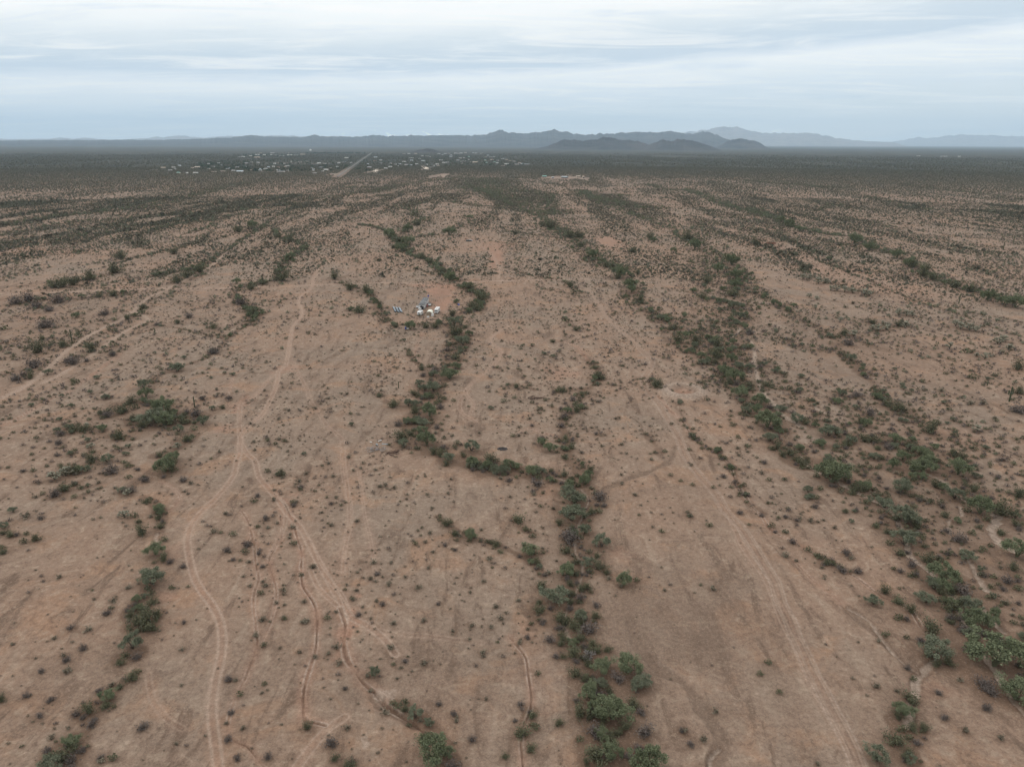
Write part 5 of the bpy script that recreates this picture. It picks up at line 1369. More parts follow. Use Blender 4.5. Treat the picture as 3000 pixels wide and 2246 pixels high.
# ------------------------------------------------------------------ landmarks used to say which plant is which
LM = [('the mobile home', 'Z', 860, 420), ('the white motorhome', 'Z', 1180, 610), ('the small white camper', 'Z', 810, 660), ('the slanted panels', 'Z', 330, 580),
      ('the lone parked vehicle', 'V', 1050, 600), ('the fallen dead branches', 'B', 1255, 1245), ('the dark slag heap', 'B', 1042, 1573), ('the scrap pile', 'Q', 380, 350),
      ('the round earth pit', 'O', 1475, 842), ('the left track fork', 'A', 1555, 1530), ('the bare grey tree', 'E', 1340, 1030), ('the tyre track loop', 'B', 820, 1290),
      ('the brown wash bend', 'F', 130, 1370), ('the widest pale sand patch', 'F', 1690, 340), ('the forked pale channel', 'F', 1270, 1180), ('the tree on the right edge', 'F', 1710, 1010),
      ('the round bottom palo verde', 'E', 490, 1560), ('the big bottom centre palo verde', 'E', 1470, 1330), ('the bottom left corner', 'D', 100, 1600), ('the bottom right corner', 'F', 1790, 1600),
      ('the thin pale gully', 'D', 1385, 900), ('the round tree left of the track', 'D', 820, 615), ('the large green clump at left', 'A', 1000, 1350), ('the left saguaros', 'A', 465, 845),
      ('the lone saguaro by the clump', 'A', 1260, 1275), ('the armed saguaro at right', 'C', 2110, 1230), ('the pale diagonal road', 'A', 300, 1060), ('the road crossing at left', 'A', 1080, 545),
      ('the upper left shrub line', 'A', 800, 90), ('the curving left shrub belt', 'A', 1850, 400), ('the end of the right track', 'B', 1600, 540), ('the track bend in the middle', 'B', 2000, 1020),
      ('the brown trough', 'C', 575, 248), ('the pale topped cholla patch', 'C', 870, 490), ('the cholla patch at far right', 'C', 1840, 780), ('the right belt of tall trees', 'C', 1600, 460),
      ('the top of the right belt', 'C', 800, 160), ('the wash narrowing at right', 'C', 560, 1385), ('the side wash mouth', 'E', 1450, 150), ('the hooked shrub line', 'E', 700, 390),
      ('the red eroded patch', 'E', 25, 940), ('the gully mouth shrubs', 'E', 980, 1460), ('the trees facing the yard', 'B', 880, 620), ('the dense left fork of the wash', 'B', 380, 220),
      ('the green trio on the right belt', 'B', 1850, 480), ('the middle shrub line', 'B', 1650, 1080), ('the paired bushes on the flat', 'B', 1330, 1545), ('the dark patch of brush', 'C', 1370, 1290),
      ('the shrub-lined gully', 'F', 350, 230), ('the right-hand track bend', 'F', 480, 620), ('the left edge bushes', 'D', 100, 410), ('the left shrub line end', 'D', 560, 1290)]
LMP = [(n, *src(t, x, y)) for n, t, x, y in LM]
ORD = ['nearest', 'second nearest', 'third nearest', 'fourth nearest', 'fifth nearest', 'sixth nearest', 'seventh nearest', 'eighth nearest', 'ninth nearest', 'tenth nearest',
       'eleventh nearest', 'twelfth nearest', 'thirteenth nearest', 'fourteenth nearest', 'fifteenth nearest', 'sixteenth nearest', 'seventeenth nearest', 'eighteenth nearest',
       'nineteenth nearest', 'twentieth nearest'] + ['twenty-%s nearest' % w for w in ('first', 'second', 'third', 'fourth', 'fifth', 'sixth', 'seventh', 'eighth', 'ninth')] + ['thirtieth nearest'] + \
      ['thirty-%s nearest' % w for w in ('first', 'second', 'third', 'fourth', 'fifth', 'sixth', 'seventh', 'eighth', 'ninth')] + ['fortieth nearest'] + \
      ['forty-%s nearest' % w for w in ('first', 'second', 'third', 'fourth', 'fifth', 'sixth', 'seventh', 'eighth', 'ninth')]
KIND = {'P': ('palo_verde_tree', 'tree', 'palo verde tree', 'palo verde trees on the desert plain', 300),
        'G': ('ironwood_tree', 'tree', 'grey-green spreading tree', 'grey-green trees on the desert plain', 300),
        'D': ('mesquite_shrub', 'shrub', 'dark olive shrub', 'dark shrubs along the washes', 300),
        'B': ('leafless_shrub', 'shrub', 'bare twiggy shrub', 'bare twiggy shrubs on the plain', 300),
        'S': ('creosote_bush', 'bush', 'small grey-olive bush', 'creosote bushes dotted over the flats', 300),
        'c': ('cholla_cactus', 'cactus', 'pale tipped cholla cactus', 'cholla cacti on the right-hand flat', 300)}


def size_word(k, d):
    lim = {'P': (3.6, 5.6), 'G': (3.6, 5.4), 'D': (1.9, 3.2), 'B': (1.7, 2.9), 'S': (.9, 1.4), 'c': (1.7, 2.4)}[k]
    return 'small' if d < lim[0] else ('medium' if d < lim[1] else 'large')


allp = plants + small
by = {k: [] for k in KIND}
for p in allp:
    by[p[0]].append(p)
rest = []
nheroes = {k: 0 for k in KIND}
for k, L in by.items():
    A_ = np.array([(p[1], p[2], p[3]) for p in L])
    px, py = proj(A_[:, 0], A_[:, 1], A_[:, 2] * .25)
    sl = np.sqrt(A_[:, 0] ** 2 + A_[:, 1] ** 2 + CAM_H ** 2)
    app = A_[:, 2] / sl
    inside = (px > -10) & (px < 3010) & (py < 2260) & (py > 420)
    app = np.where(inside, app, 0)
    order = np.argsort(-app)
    name, cat, look, grp, cap = KIND[k]
    sel = [i for i in order[:cap] if inside[i]]
    for i in order[len(sel):]:
        if px[i] > -250 and px[i] < 3250 and py[i] < 2500: rest.append(L[i])
    # landmark and side for each, then its rank among its like
    info = {}
    for i in sel:
        dd = [((px[i] - lx) ** 2 + (1.5 * (py[i] - ly)) ** 2, n, lx, ly) for n, lx, ly in LMP]
        D2, n, lx, ly = min(dd)
        dx, dy = px[i] - lx, (py[i] - ly) * 1.5
        side = ('right of' if dx > 0 else 'left of') if abs(dx) > abs(dy) else ('in front of' if dy > 0 else 'behind')
        info.setdefault((size_word(k, A_[i, 2]), n, side), []).append((D2, i))
    lab = {}
    for (sw, n, side), v in info.items():
        v.sort()
        for r_, (_, i) in enumerate(v):
            lk = look.replace('small ', '') if k == 'S' else look
            if len(v) == 1: lab[i] = '%s %s %s %s' % (sw, lk, side, n)
            else: lab[i] = '%s %s, %s %s %s' % (sw, lk, ORD[min(r_, len(ORD) - 1)], side, n)
    protos = TPL[k]
    rk = random.Random(ord(k))
    for i in sel:
        x, y, d_ = A_[i]
        z = float(hz(x, y)) - 0.03
        v = protos[rk.randrange(len(protos))]
        rz = rk.random() * 6.28
        sc = (d_ * rk.uniform(.9, 1.2), d_ * rk.uniform(.85, 1.1), d_ * rk.uniform(.8, 1.05))
        if isinstance(v, tuple):
            o = bpy.data.objects.new(name, None); C.objects.link(o)
            o.location = (x, y, z); o.rotation_euler = (0, 0, rz); o.scale = sc
            o.empty_display_size = .3
            link('crown', v[0], o); link('trunk', v[1], o)
        else:
            o = link(name, v, None, (x, y, z), rz, sc)
        prop(o, lab[i], cat, grp)


# ------------------------------------------------------------------ everything beyond the 300 nearest of a kind: uncountable scrub
def scrub(name, label, P, ntri, leaf, mat, hr=0.55, tint=(0, 1), seed=0):
    P = np.asarray(P, float)
    rg = np.random.default_rng(seed)
    n = len(P)
    c = rg.normal(size=(n, ntri, 3)); c /= np.linalg.norm(c, axis=2)[:, :, None]
    c *= (0.42 * rg.random((n, ntri)) ** 0.5)[:, :, None]
    c[:, :, 0] *= 1.25
    c[:, :, 2] = np.abs(c[:, :, 2]) * (hr / 0.42) + 0.06
    s = P[:, 2][:, None, None]
    c = c * s + np.stack([P[:, 0], P[:, 1], hz(P[:, 0], P[:, 1])], 1)[:, None, :]
    V = tri_cloud(rg, c.reshape(-1, 3), np.repeat(P[:, 2] * leaf, ntri))
    b = tint[0] + (tint[1] - tint[0]) * rg.random(n)
    tn = np.clip(np.repeat(b, ntri) * .6 + .4 * rg.random(n * ntri), 0, 1)
    me = np_mesh(name, V, np.arange(len(V)).reshape(-1, 3), face_attrs={'tint': tn}, mats=[mat])
    return prop(link(name, me), label, 'scrub', kind='stuff')


RP = {k: [] for k in KIND}
for p in rest: RP[p[0]].append((p[1], p[2], p[3]))


def split(k, rcut):
    A_ = np.array(RP[k]).reshape(-1, 3); r = np.hypot(A_[:, 0], A_[:, 1])
    return A_[r < rcut], A_[r >= rcut]


n_, f_ = split('S', 350)
scrub('desert_scrub', 'countless small olive and grey bushes scattered over the near flats', n_, 42, .115, M_BUSH, seed=1)
n2, f2 = split('B', 350)
scrub('dry_scrub', 'countless bare brown bushes scattered among the green ones', n2, 60, .085, M_DRY, seed=2)
scrub('dry_scrub', 'distant bare brown bushes along the washes', f2, 18, .15, M_DRY, seed=3)
n3, f3 = split('D', 420)
scrub('wash_scrub', 'dark olive brush filling the near washes between the taller shrubs', n3, 110, .075, M_DARK, seed=4)
scrub('wash_scrub', 'distant dark brush tracing the washes', f3, 30, .13, M_DARK, seed=5)
for k, nm, lb, mt in (('P', 'distant_trees', 'far green trees lining the washes', M_PALO), ('G', 'distant_trees', 'far grey-green trees lining the washes', M_IRON)):
    if RP[k]: scrub(nm, lb, RP[k], 60, .11, mt, .6, (0, .6), seed=6)
if RP['c']: scrub('cholla_scrub', 'far pale cholla patches on the right-hand flat', RP['c'], 26, .13, M_CHOLLA, .7, (0, .7), seed=8)
scrub('desert_scrub', 'countless small bushes scattered over the middle distance flats', f_, 16, .19, M_BUSH, .4, seed=9)
scrub('desert_scrub', 'countless bushes across the plain beyond the yard', np.stack([X2, Y2, S2], 1), 11, .23, M_SCRUB, .34, (0.1, .9), seed=10)
scrub('desert_scrub', 'dense low scrub woodland covering the far plain', np.stack([X3, Y3, S3], 1), 6, .27, M_SCRUB, .6, (0.1, .9), seed=11)
scrub('desert_scrub', 'unbroken dark scrub reaching toward the hills', np.stack([X4, Y4, S4], 1), 5, .30, M_SCRUB, .33, (0.1, .9), seed=12)

# ------------------------------------------------------------------ materials of built things
M_WHITE = simple_mat('white_panel', (0.60, 0.60, 0.59), 0.45, 0.05, 1)
M_SKIRT = simple_mat('grey_skirting', (0.34, 0.35, 0.37), 0.6, 0.08, 1)
M_SHING = simple_mat('grey_shingles', (0.105, 0.110, 0.115), 0.85, 0.25, 1.5)
M_GLASS = simple_mat('dark_glass', (0.02, 0.025, 0.03), 0.1, 0.1, 1, spec=0.6)
M_BLACK = simple_mat('black_plastic', (0.015, 0.016, 0.02), 0.5, 0.2, 3)
M_BLUE = simple_mat('blue_plastic', (0.02, 0.06, 0.30), 0.45, 0.1, 3)
M_CREAM = simple_mat('cream_fabric', (0.62, 0.62, 0.54), 0.7, 0.08, 2)
M_TAN = simple_mat('tan_fabric', (0.24, 0.19, 0.14), 0.8, 0.12, 2)
M_WOOD = simple_mat('weathered_wood', (0.20, 0.15, 0.11), 0.85, 0.25, 4)
M_METAL = simple_mat('galvanised_metal', (0.42, 0.45, 0.47), 0.4, 0.1, 2, 0.4)
M_PANEL = simple_mat('blue_grey_panel', (0.22, 0.27, 0.32), 0.25, 0.1, 2, spec=0.5)
M_TEAL = simple_mat('teal_roof', (0.22, 0.52, 0.46), 0.5, 0.08, 1)
M_ROOFB = simple_mat('pale_blue_roof', (0.42, 0.50, 0.56), 0.45, 0.08, 1)
M_RUST = simple_mat('rusty_metal', (0.16, 0.07, 0.045), 0.85, 0.3, 4)
M_RED = simple_mat('faded_red', (0.28, 0.06, 0.05), 0.6, 0.2, 3)
M_DKGREEN = simple_mat('dark_green_paint', (0.02, 0.04, 0.045), 0.35, 0.1, 2, spec=0.5)
M_SLAG = simple_mat('dark_slag', (0.065, 0.060, 0.060), 0.9, 0.4, 4)
M_TYRE = simple_mat('tyre_rubber', (0.02, 0.02, 0.02), 0.9, 0.1, 4)
M_STUCCO = simple_mat('pale_stucco', (0.46, 0.39, 0.32), 0.9, 0.12, .3)
M_ASPH = simple_mat('worn_asphalt', (0.105, 0.103, 0.102), 0.9, 0.12, .05)
M_PAINT = simple_mat('road_paint', (0.5, 0.45, 0.25), 0.8, 0.1, 1)


def face_dir(a, b):
    """rotation that turns local +Y onto the ground direction a->b"""
    return -math.atan2(b[0] - a[0], b[1] - a[1])


# mobile home
def mobile_home():
    a = g('Z', 852, 545); b = g('Z', 948, 398)
    L = math.hypot(b[0] - a[0], b[1] - a[1]); rz = face_dir(a, b)
    Wd = 3.9; h = 2.9; hw = Wd / 2
    t = thing('mobile_home', 'long white mobile home with grey shingle roof in the cleared yard', 'mobile home', a[0], a[1], rz)
    MB().box(-hw, hw, 0, L, 0.75, h).build('wall', M_WHITE, t)
    MB().box(-hw + .05, hw - .05, .05, L - .05, -0.1, 0.75).build('skirting', M_SKIRT, t)
    MB().prism([(-hw - .25, h), (-hw - .25, h + .12), (-hw * .45, h + .62), (hw * .45, h + .62), (hw + .25, h + .12), (hw + .25, h)], -.3, L * .36).build('roof', M_SHING, t)
    MB().prism([(-hw - .25, h), (-hw - .25, h + .12), (-hw * .45, h + .56), (hw * .45, h + .56), (hw + .25, h + .12), (hw + .25, h)], L * .36 + .12, L + .3).build('roof', M_SHING, t)
    MB().box(-hw - .27, hw + .27, L * .36, L * .36 + .12, h, h + .66).build('roof_trim', M_WHITE, t)
    for k in range(5):
        y = L * (.1 + .19 * k)
        f = MB().box(hw, hw + .05, y, y + 1.3, 1.45, 2.35).build('window', M_WHITE, t)
        MB().box(hw + .052, hw + .07, y + .12, y + 1.18, 1.55, 2.25).build('pane', M_GLASS, f)
    d = MB().box(hw, hw + .06, L * .42, L * .42 + .95, .8, 2.8).build('door', M_SKIRT, t)
    MB().box(hw + .06, hw + .12, L * .42 + .1, L * .42 + .18, 1.7, 1.85).build('handle', M_METAL, d)
    f = MB().box(-.9, .5, -.05, 0, 1.5, 2.4).build('window', M_WHITE, t)
    MB().box(-.8, .4, -.07, -.052, 1.6, 2.3).build('pane', M_GLASS, f)
    for k in range(3):
        MB().tube((-.5, L * (.2 + .3 * k), h + .55), (-.5, L * (.2 + .3 * k), h + .95), .09).build('roof_vent', M_METAL, t)
    return t, a, rz, L


MH, mha, mhrz, mhL = mobile_home()


def local(a, rz, x, y):
    return a[0] + x * math.cos(rz) - y * math.sin(rz), a[1] + x * math.sin(rz) + y * math.cos(rz)


def deck(label, x, y, rz, w, l, steps=1):
    t = thing('deck', label, 'deck', x, y, rz)
    MB().box(-w / 2, w / 2, -l / 2, l / 2, .62, .74).build('floor', M_METAL, t)
    for sx in (-1, 1):
        for sy in (-1, 1):
            MB().box(sx * (w / 2 - .08) - .06, sx * (w / 2 - .08) + .06, sy * (l / 2 - .08) - .06, sy * (l / 2 - .08) + .06, -.2, .62).build('post', M_WOOD, t)
    r = MB()
    for sy in (-1, 1):
        r.box(-w / 2, w / 2, sy * (l / 2) - .04, sy * (l / 2) + .04, 1.62, 1.70)
        for k in range(7): r.box(-w / 2 + k * w / 6.2, -w / 2 + k * w / 6.2 + .06, sy * l / 2 - .03, sy * l / 2 + .03, .74, 1.62)
    r.build('railing', M_WHITE, t)
    s = MB()
    for k in range(3): s.box(steps * w / 2 + steps * k * .3 - (.3 if steps < 0 else 0), steps * w / 2 + steps * k * .3 + (.3 if steps > 0 else 0), -.6, .6, .5 - k * .2 - .06, .5 - k * .2)
    s.build('steps', M_WOOD, t)


p = local(mha, mhrz, 3.6, mhL * .47); deck('white railed deck with steps on the right side of the mobile home', p[0], p[1], mhrz, 2.9, 3.2, 1)
p = local(mha, mhrz, -3.2, mhL * .16); deck('pale deck on the left side of the mobile home', p[0], p[1], mhrz, 2.2, 3.0, -1)


def rv(name, label, cat, near, far, Wd, Lg, Ht, cab):
    a = g(*near); b = g(*far); rz = face_dir(a, b); hw = Wd / 2
    t = thing(name, label, cat, a[0], a[1], rz)
    if cab:   # cab faces the camera
        MB().box(-hw, hw, 1.5, Lg, .55, Ht, 0, .12).build('body', M_WHITE, t)
        MB().xprism([(0.5, Ht - 1.05), (0.2, Ht - .6), (.6, Ht - .08), (1.6, Ht - .08), (1.6, Ht - 1.05)], -hw * .96, hw * .96).build('cab_over', M_WHITE, t)
        c = MB().xprism([(-.7, .5), (-.7, 1.15), (.15, 1.3), (.75, Ht - 1.07), (1.49, Ht - 1.07), (1.49, .5)], -hw * .86, hw * .86).build('cab', M_WHITE, t)
        MB().xprism([(.08, 1.33), (.64, Ht - 1.12), (.58, Ht - 1.1), (.02, 1.35)], -hw * .76, hw * .76).build('windscreen', M_GLASS, c)
        MB().box(-hw * .7, hw * .7, -.76, -.70, .55, .95).build('grille', M_BLACK, c)
        for s in (-1, 1): MB().box(s * hw * .62 - .12, s * hw * .62 + .12, -.80, -.76, .75, .95).build('headlight', M_METAL, c)
        wy = (.1, Lg - 1.9)
    else:
        MB().xprism([(0, .75), (0, Ht - .5), (.45, Ht), (Lg - .4, Ht), (Lg, Ht - .45), (Lg, .75), (Lg - .5, .5), (.5, .5)], -hw, hw).build('body', M_WHITE, t)
        MB().box(-hw * .55, hw * .55, -.05, -.002, 1.5, 2.1).build('window', M_GLASS, t)
        MB().box(-hw * .75, hw * .75, -.18, -.02, .5, .68).build('bumper', M_BLACK, t)
        MB().tube((0, Lg, .5), (0, Lg + 1.1, .5), .06).build('tow_bar', M_BLACK, t)
        wy = (Lg * .48, Lg * .48 + .85)
    for y in wy:
        for s in (-1, 1):
            w = MB().tube((s * (hw - .28), y + .35, .36), (s * (hw + .01), y + .35, .36), .37, n=14).build('wheel', M_TYRE, t)
            MB().tube((s * (hw + .01), y + .35, .36), (s * (hw + .03), y + .35, .36), .2, n=10).build('rim', M_METAL, w)
    for k in range(3):
        y = 2.0 + k * (Lg - 3) / 3
        f = MB().box(hw, hw + .03, y, y + .8, Ht - 1.35, Ht - .75).build('window', M_GLASS, t)
        f = MB().box(-hw - .03, -hw, y, y + .8, Ht - 1.35, Ht - .75).build('window', M_GLASS, t)
    MB().box(hw, hw + .035, Lg * .62, Lg * .62 + .65, .65, Ht - .6).build('door', M_SKIRT, t)
    MB().box(hw + .036, hw + .045, .5 if not cab else 1.7, Lg * .6, 1.1, 1.28).build('stripe', M_TAN, t)
    MB().box(-.5, .5, Lg * .45, Lg * .45 + .9, Ht, Ht + .28, 0, .05).build('roof_unit', M_WHITE, t)
    MB().box(-.3, .3, Lg * .75, Lg * .75 + .6, Ht, Ht + .14).build('roof_hatch', M_SKIRT, t)
    MB().box(-.35, .25, Lg * .22, Lg * .22 + .5, Ht, Ht + .14).build('roof_hatch', M_SKIRT, t)


rv('motorhome', 'tall white motorhome with its cab facing the camera, right of the arched shelter', 'motorhome', ('Z', 1165, 660), ('Z', 1203, 615), 2.5, 7.6, 3.2, True)
rv('travel_trailer', 'small white rounded camper in front of the mobile home', 'camper', ('Z', 790, 702), ('Z', 838, 668), 2.4, 5.6, 2.8, False)


def shelter():
    a = g('Z', 1012, 722); b = g('Z', 1040, 676); rz = face_dir(a, b)
    t = thing('arched_shelter', 'cream arched fabric shelter with a tan front between the camper and the motorhome', 'shelter', a[0], a[1], rz)
    w = 1.9; L = 6.2; n = 12
    prof = [(-w, 0)] + [(-w * math.cos(math.pi * k / n), 1.9 + 1.5 * math.sin(math.pi * k / n)) for k in range(n + 1)] + [(w, 0)]
    outer = prof; inner = [(x * .97, z * .985) for x, z in prof]
    MB().prism(outer + inner[::-1], .05, L).build('cover', M_CREAM, t)
    fp = [(x * .95, z * .97) for x, z in prof]
    fr = MB().prism(fp, .10, .16).build('front_panel', M_TAN, t)
    z = MB()
    for k in (-.5, 0, .5): z.box(w * k - .04, w * k + .04, .05, .098, .0, 3.0 - abs(k) * .6)
    z.build('front_rib', M_WOOD, fr)
    MB().prism(fp, L - .15, L - .09).build('back_panel', M_CREAM, t)


shelter()


def panels():
    lb = ['leftmost of three long slanted panels left of the camper', 'middle of three long slanted panels left of the camper', 'rightmost of three long slanted panels left of the camper']
    for k, (n0, n1) in enumerate((((292, 628), (245, 528)), ((356, 634), (310, 535)), ((418, 634), (368, 540)))):
        a = g('Z', *n0); b = g('Z', *n1); rz = face_dir(a, b); L = math.hypot(b[0] - a[0], b[1] - a[1])
        t = thing('solar_panel', lb[k], 'solar panel', a[0], a[1], rz, 'long slanted panels beside the yard')
        MB().prism([(-.75, 1.15), (-.73, 1.21), (.77, .36), (.75, .30)], 0, L).build('panel', M_METAL, t)
        s = MB()
        for q in range(int(L / 1.1)): s.prism([(-.68, 1.195), (-.68, 1.20), (.70, .418), (.70, .412)], .1 + q * 1.1, 1.08 + q * 1.1)
        s.build('cells', M_PANEL, t)
        for q in range(4):
            y = .4 + q * (L - .8) / 3
            MB().box(-.70, -.62, y, y + .08, -.1, 1.12).build('leg', M_BLACK, t); MB().box(.60, .68, y, y + .08, -.1, .36).build('leg', M_BLACK, t)
        MB().box(-.80, -.755, 0, L, .25, 1.2).build('back_board', M_BLACK, t)


panels()


def barrel(label, p, rad=.35, h=.9, mat=M_BLUE, name='barrel', cat='barrel', ribs=True, z=0):
    t = thing(name, label, cat, *p)
    MB().tube((0, 0, z), (0, 0, z + h), rad, n=16).build('drum', mat, t)
    r = MB()
    for k in (.02, .35, .65, .96): r.tube((0, 0, z + h * k), (0, 0, z + h * k + .05), rad * 1.05, n=16)
    r.build('rib', mat, t)
    MB().tube((0, 0, z + h), (0, 0, z + h + .06), rad * .4, n=10).build('lid', M_BLACK, t)


barrel('black water tank at the near end of the mobile home', g('Z', 858, 552), 1.15, 1.9, M_BLACK, 'water_tank', 'water tank')
barrel('blue barrel lying in front of the green tree left of the yard', g('Z', 508, 985), .6, 1.2)
barrel('blue barrel under the pole behind the mobile home', g('Z', 994, 286), .5, 1.1)


def propane():
    t = thing('propane_tank', 'white propane tank beside the near corner of the mobile home', 'propane tank', *g('Z', 812, 565), mhrz)
    mb = MB(); mb.tube((-.9, 0, .8), (.9, 0, .8), .5, n=14); mb.tube((.9, 0, .8), (1.15, 0, .8), .5, .2, n=14); mb.tube((-.9, 0, .8), (-1.15, 0, .8), .5, .2, n=14)
    mb.build('drum', M_WHITE, t)
    for s in (-1, 1): MB().box(s * .6 - .08, s * .6 + .08, -.3, .3, -.05, .4).build('foot', M_SKIRT, t)
    MB().tube((0, 0, 1.28), (0, 0, 1.5), .14).build('valve_cap', M_SKIRT, t)


propane()


def crate(label, p, w, l, h, mat, cat='box', name='storage_box', rz=0.2):
    t = thing(name, label, cat, p[0], p[1], rz)
    MB().box(-w / 2, w / 2, -l / 2, l / 2, 0, h, 0, .04).build('body', mat, t)
    MB().box(-w / 2 - .05, w / 2 + .05, -l / 2 - .05, l / 2 + .05, h, h + .1).build('lid', mat, t)
    for s in (-1, 1): MB().box(s * w * .3 - .05, s * w * .3 + .05, -l / 2 - .03, -l / 2 - .002, .1, h - .05).build('strap', M_SKIRT, t)


crate('white storage box beside the right wall of the arched shelter', g('Z', 1082, 716), 1.6, 1.4, 1.7, M_WHITE)
crate('white cooler in front of the arched shelter', g('Z', 990, 744), 1.4, .8, .7, M_WHITE, 'cooler', 'cooler')
crate('white box lying beside the blue barrel in front of the tree', g('Z', 545, 988), 1.3, .9, .5, M_WHITE)
crate('blue tub right of the two small yard trees', g('Z', 1650, 462), 1.3, 1.0, .8, M_BLUE, 'tub', 'plastic_tub')
crate('white plank box in the bare ground below the yard', g('Z', 492, 1222), 1.6, .4, .25, M_WHITE)
crate('dark red chest at the right side of the mobile home', local(mha, mhrz, 3.0, mhL * .30), 1.0, 1.0, 1.4, M_RED, 'chest', 'storage_chest')
crate('dark chest beside the right deck of the mobile home', local(mha, mhrz, 2.8, mhL * .40), .8, .8, 1.8, M_BLACK, 'chest', 'storage_chest')


def pole(label, p, h, arm=True):
    t = thing('utility_pole', label, 'pole', *p)
    MB().tube((0, 0, -.3), (0, 0, h), .16, .11, 8).build('shaft', M_WOOD, t)
    if arm: MB().box(-.5, .5, -.06, .06, h - .6, h - .45).build('cross_arm', M_WOOD, t)


pole('thin dark pole standing in the scrub behind the slanted panels', g('Z', 563, 190), 5.8, False)
pole('short dark pole beside the road above the yard', g('Z', 940, 70), 3.2, False)
pole('slim pole behind the far end of the mobile home', g('Z', 1003, 270), 2.6, True)


def tyre_row():
    rk = random.Random(3)
    for k in range(9):
        x = 955 + k * 33 + rk.uniform(-6, 6)
        p = g('Z', x, 792 + rk.uniform(-5, 6))
        o = MB()
        rad = rk.uniform(.35, .55)
        for q in range(10):
            a0 = 2 * math.pi * q / 10; a1 = 2 * math.pi * (q + 1) / 10
            o.tube((rad * math.cos(a0), rad * math.sin(a0), .12), (rad * math.cos(a1), rad * math.sin(a1), .12), .14, n=6)
        ob = o.build('tyre', M_TYRE, None, loc=(p[0], p[1], float(hz(*p))))
        prop(ob, 'black tyre lying in the row of tyres in front of the arched shelter', 'tyre', 'row of tyres in front of the shelter')


tyre_row()
for k, (x, y, d_) in enumerate(((1580, 418, 4.0), (1616, 410, 4.6))):
    p = g('Z', x, y)
    o = bpy.data.objects.new('yard_tree', None); C.objects.link(o)
    o.location = (p[0], p[1], float(hz(*p))); o.scale = (d_ * .8, d_ * .8, d_); o.rotation_euler = (0, 0, k * 2)
    link('crown', TPL['P'][k][0], o); link('trunk', TPL['P'][k][1], o)
    prop(o, ['left one of the two small bright green trees right of the yard', 'right one of the two small bright green trees right of the yard'][k], 'tree', 'small planted yard trees')


def car(label, p, rz, top, low):
    t = thing('parked_car', label, 'car', p[0], p[1], rz)
    MB().xprism([(-2.4, .45), (-2.45, .95), (-1.2, 1.12), (2.3, 1.12), (2.45, .95), (2.4, .45)], -.95, .95).build('body', low, t)
    c = MB().xprism([(-1.15, 1.12), (-.45, 1.78), (1.9, 1.82), (2.25, 1.12)], -.85, .85).build('cabin', M_GLASS, t)
    MB().xprism([(-.5, 1.80), (-.45, 1.87), (1.95, 1.90), (2.0, 1.83)], -.82, .82).build('roof', top, t)
    MB().xprism([(-2.38, 1.0), (-2.3, 1.06), (-1.22, 1.18), (-1.2, 1.13)], -.85, .85).build('bonnet', top, t)
    for y in (-1.5, 1.5):
        for s in (-1, 1):
            w = MB().tube((s * .75, y, .36), (s * .97, y, .36), .37, n=14).build('wheel', M_TYRE, t)
            MB().tube((s * .97, y, .36), (s * .99, y, .36), .2, n=10).build('rim', M_METAL, w)
    for s in (-1, 1):
        MB().box(s * .7 - .14, s * .7 + .14, -2.49, -2.42, .72, .9).build('headlight', M_METAL, t)
        MB().box(s * .75 - .1, s * .75 + .1, 2.42, 2.47, .72, .92).build('tail_light', M_RED, t)


car('white-roofed dark vehicle parked alone in the scrub beyond the yard', g('V', 1085, 650), R(72), M_WHITE, M_DKGREEN)
car('dark green vehicle beside the white-roofed one', g('V', 985, 655), R(100), M_DKGREEN, M_DKGREEN)
crate('dark red box behind the parked vehicles', g('V', 895, 572), 2.2, 1.2, .9, M_RUST)
crate('small black box right of the parked vehicles', g('V', 1358, 608), 1.2, 1.0, 1.2, M_BLACK)


# fallen dead branches, slag heap, scrap pile, trough
def branches(label, c, n, spread, seed, mat=M_RUST, name='fallen_branches', ln=(1.5, 3.5)):
    rk = random.Random(seed); L = []
    for k in range(n):
        a = rk.uniform(0, 6.28); r = rk.uniform(0, spread); b = rk.gauss(0.1, .7)
        x, y = r * math.cos(a) * 1.6, r * math.sin(a)
        l = rk.uniform(*ln); z = rk.uniform(.05, .45)
        e = (x + l * math.cos(b), y + l * math.sin(b), z + rk.uniform(-.1, .7))
        m = ((x + e[0]) / 2, (y + e[1]) / 2 + rk.uniform(-.2, .2), (z + e[2]) / 2 + .1)
        L.append(limb([(x, y, z), m, e], [rk.uniform(.08, .16), .08, .03], 5))
    me = merge_limbs(L, name, mat)
    prop(link(name, me, None, (c[0], c[1], float(hz(*c)))), label, 'dead wood')


M_DEADDK = simple_mat('dark_dead_wood', (0.075, 0.045, 0.035), 0.9, 0.3, 3)
branches('tangle of dark fallen branches on the bare flat in the middle', g('B', 1250, 1248), 30, 2.6, 5, M_DEADDK)
branches('heap of brown dead branches left of the round green tree', g('Q', 650, 590), 26, 2.2, 6, M_DEADDK)
branches('pile of grey brush below the scrap pile', g('Q', 370, 510), 46, 2.6, 7, M_DEAD, 'brush_pile', (.8, 1.8))
branches('small tangle of dead twigs on the flat left of the pale gully', g('D', 1330, 445), 16, 1.2, 8, M_DEADDK, 'fallen_branches', (.6, 1.4))


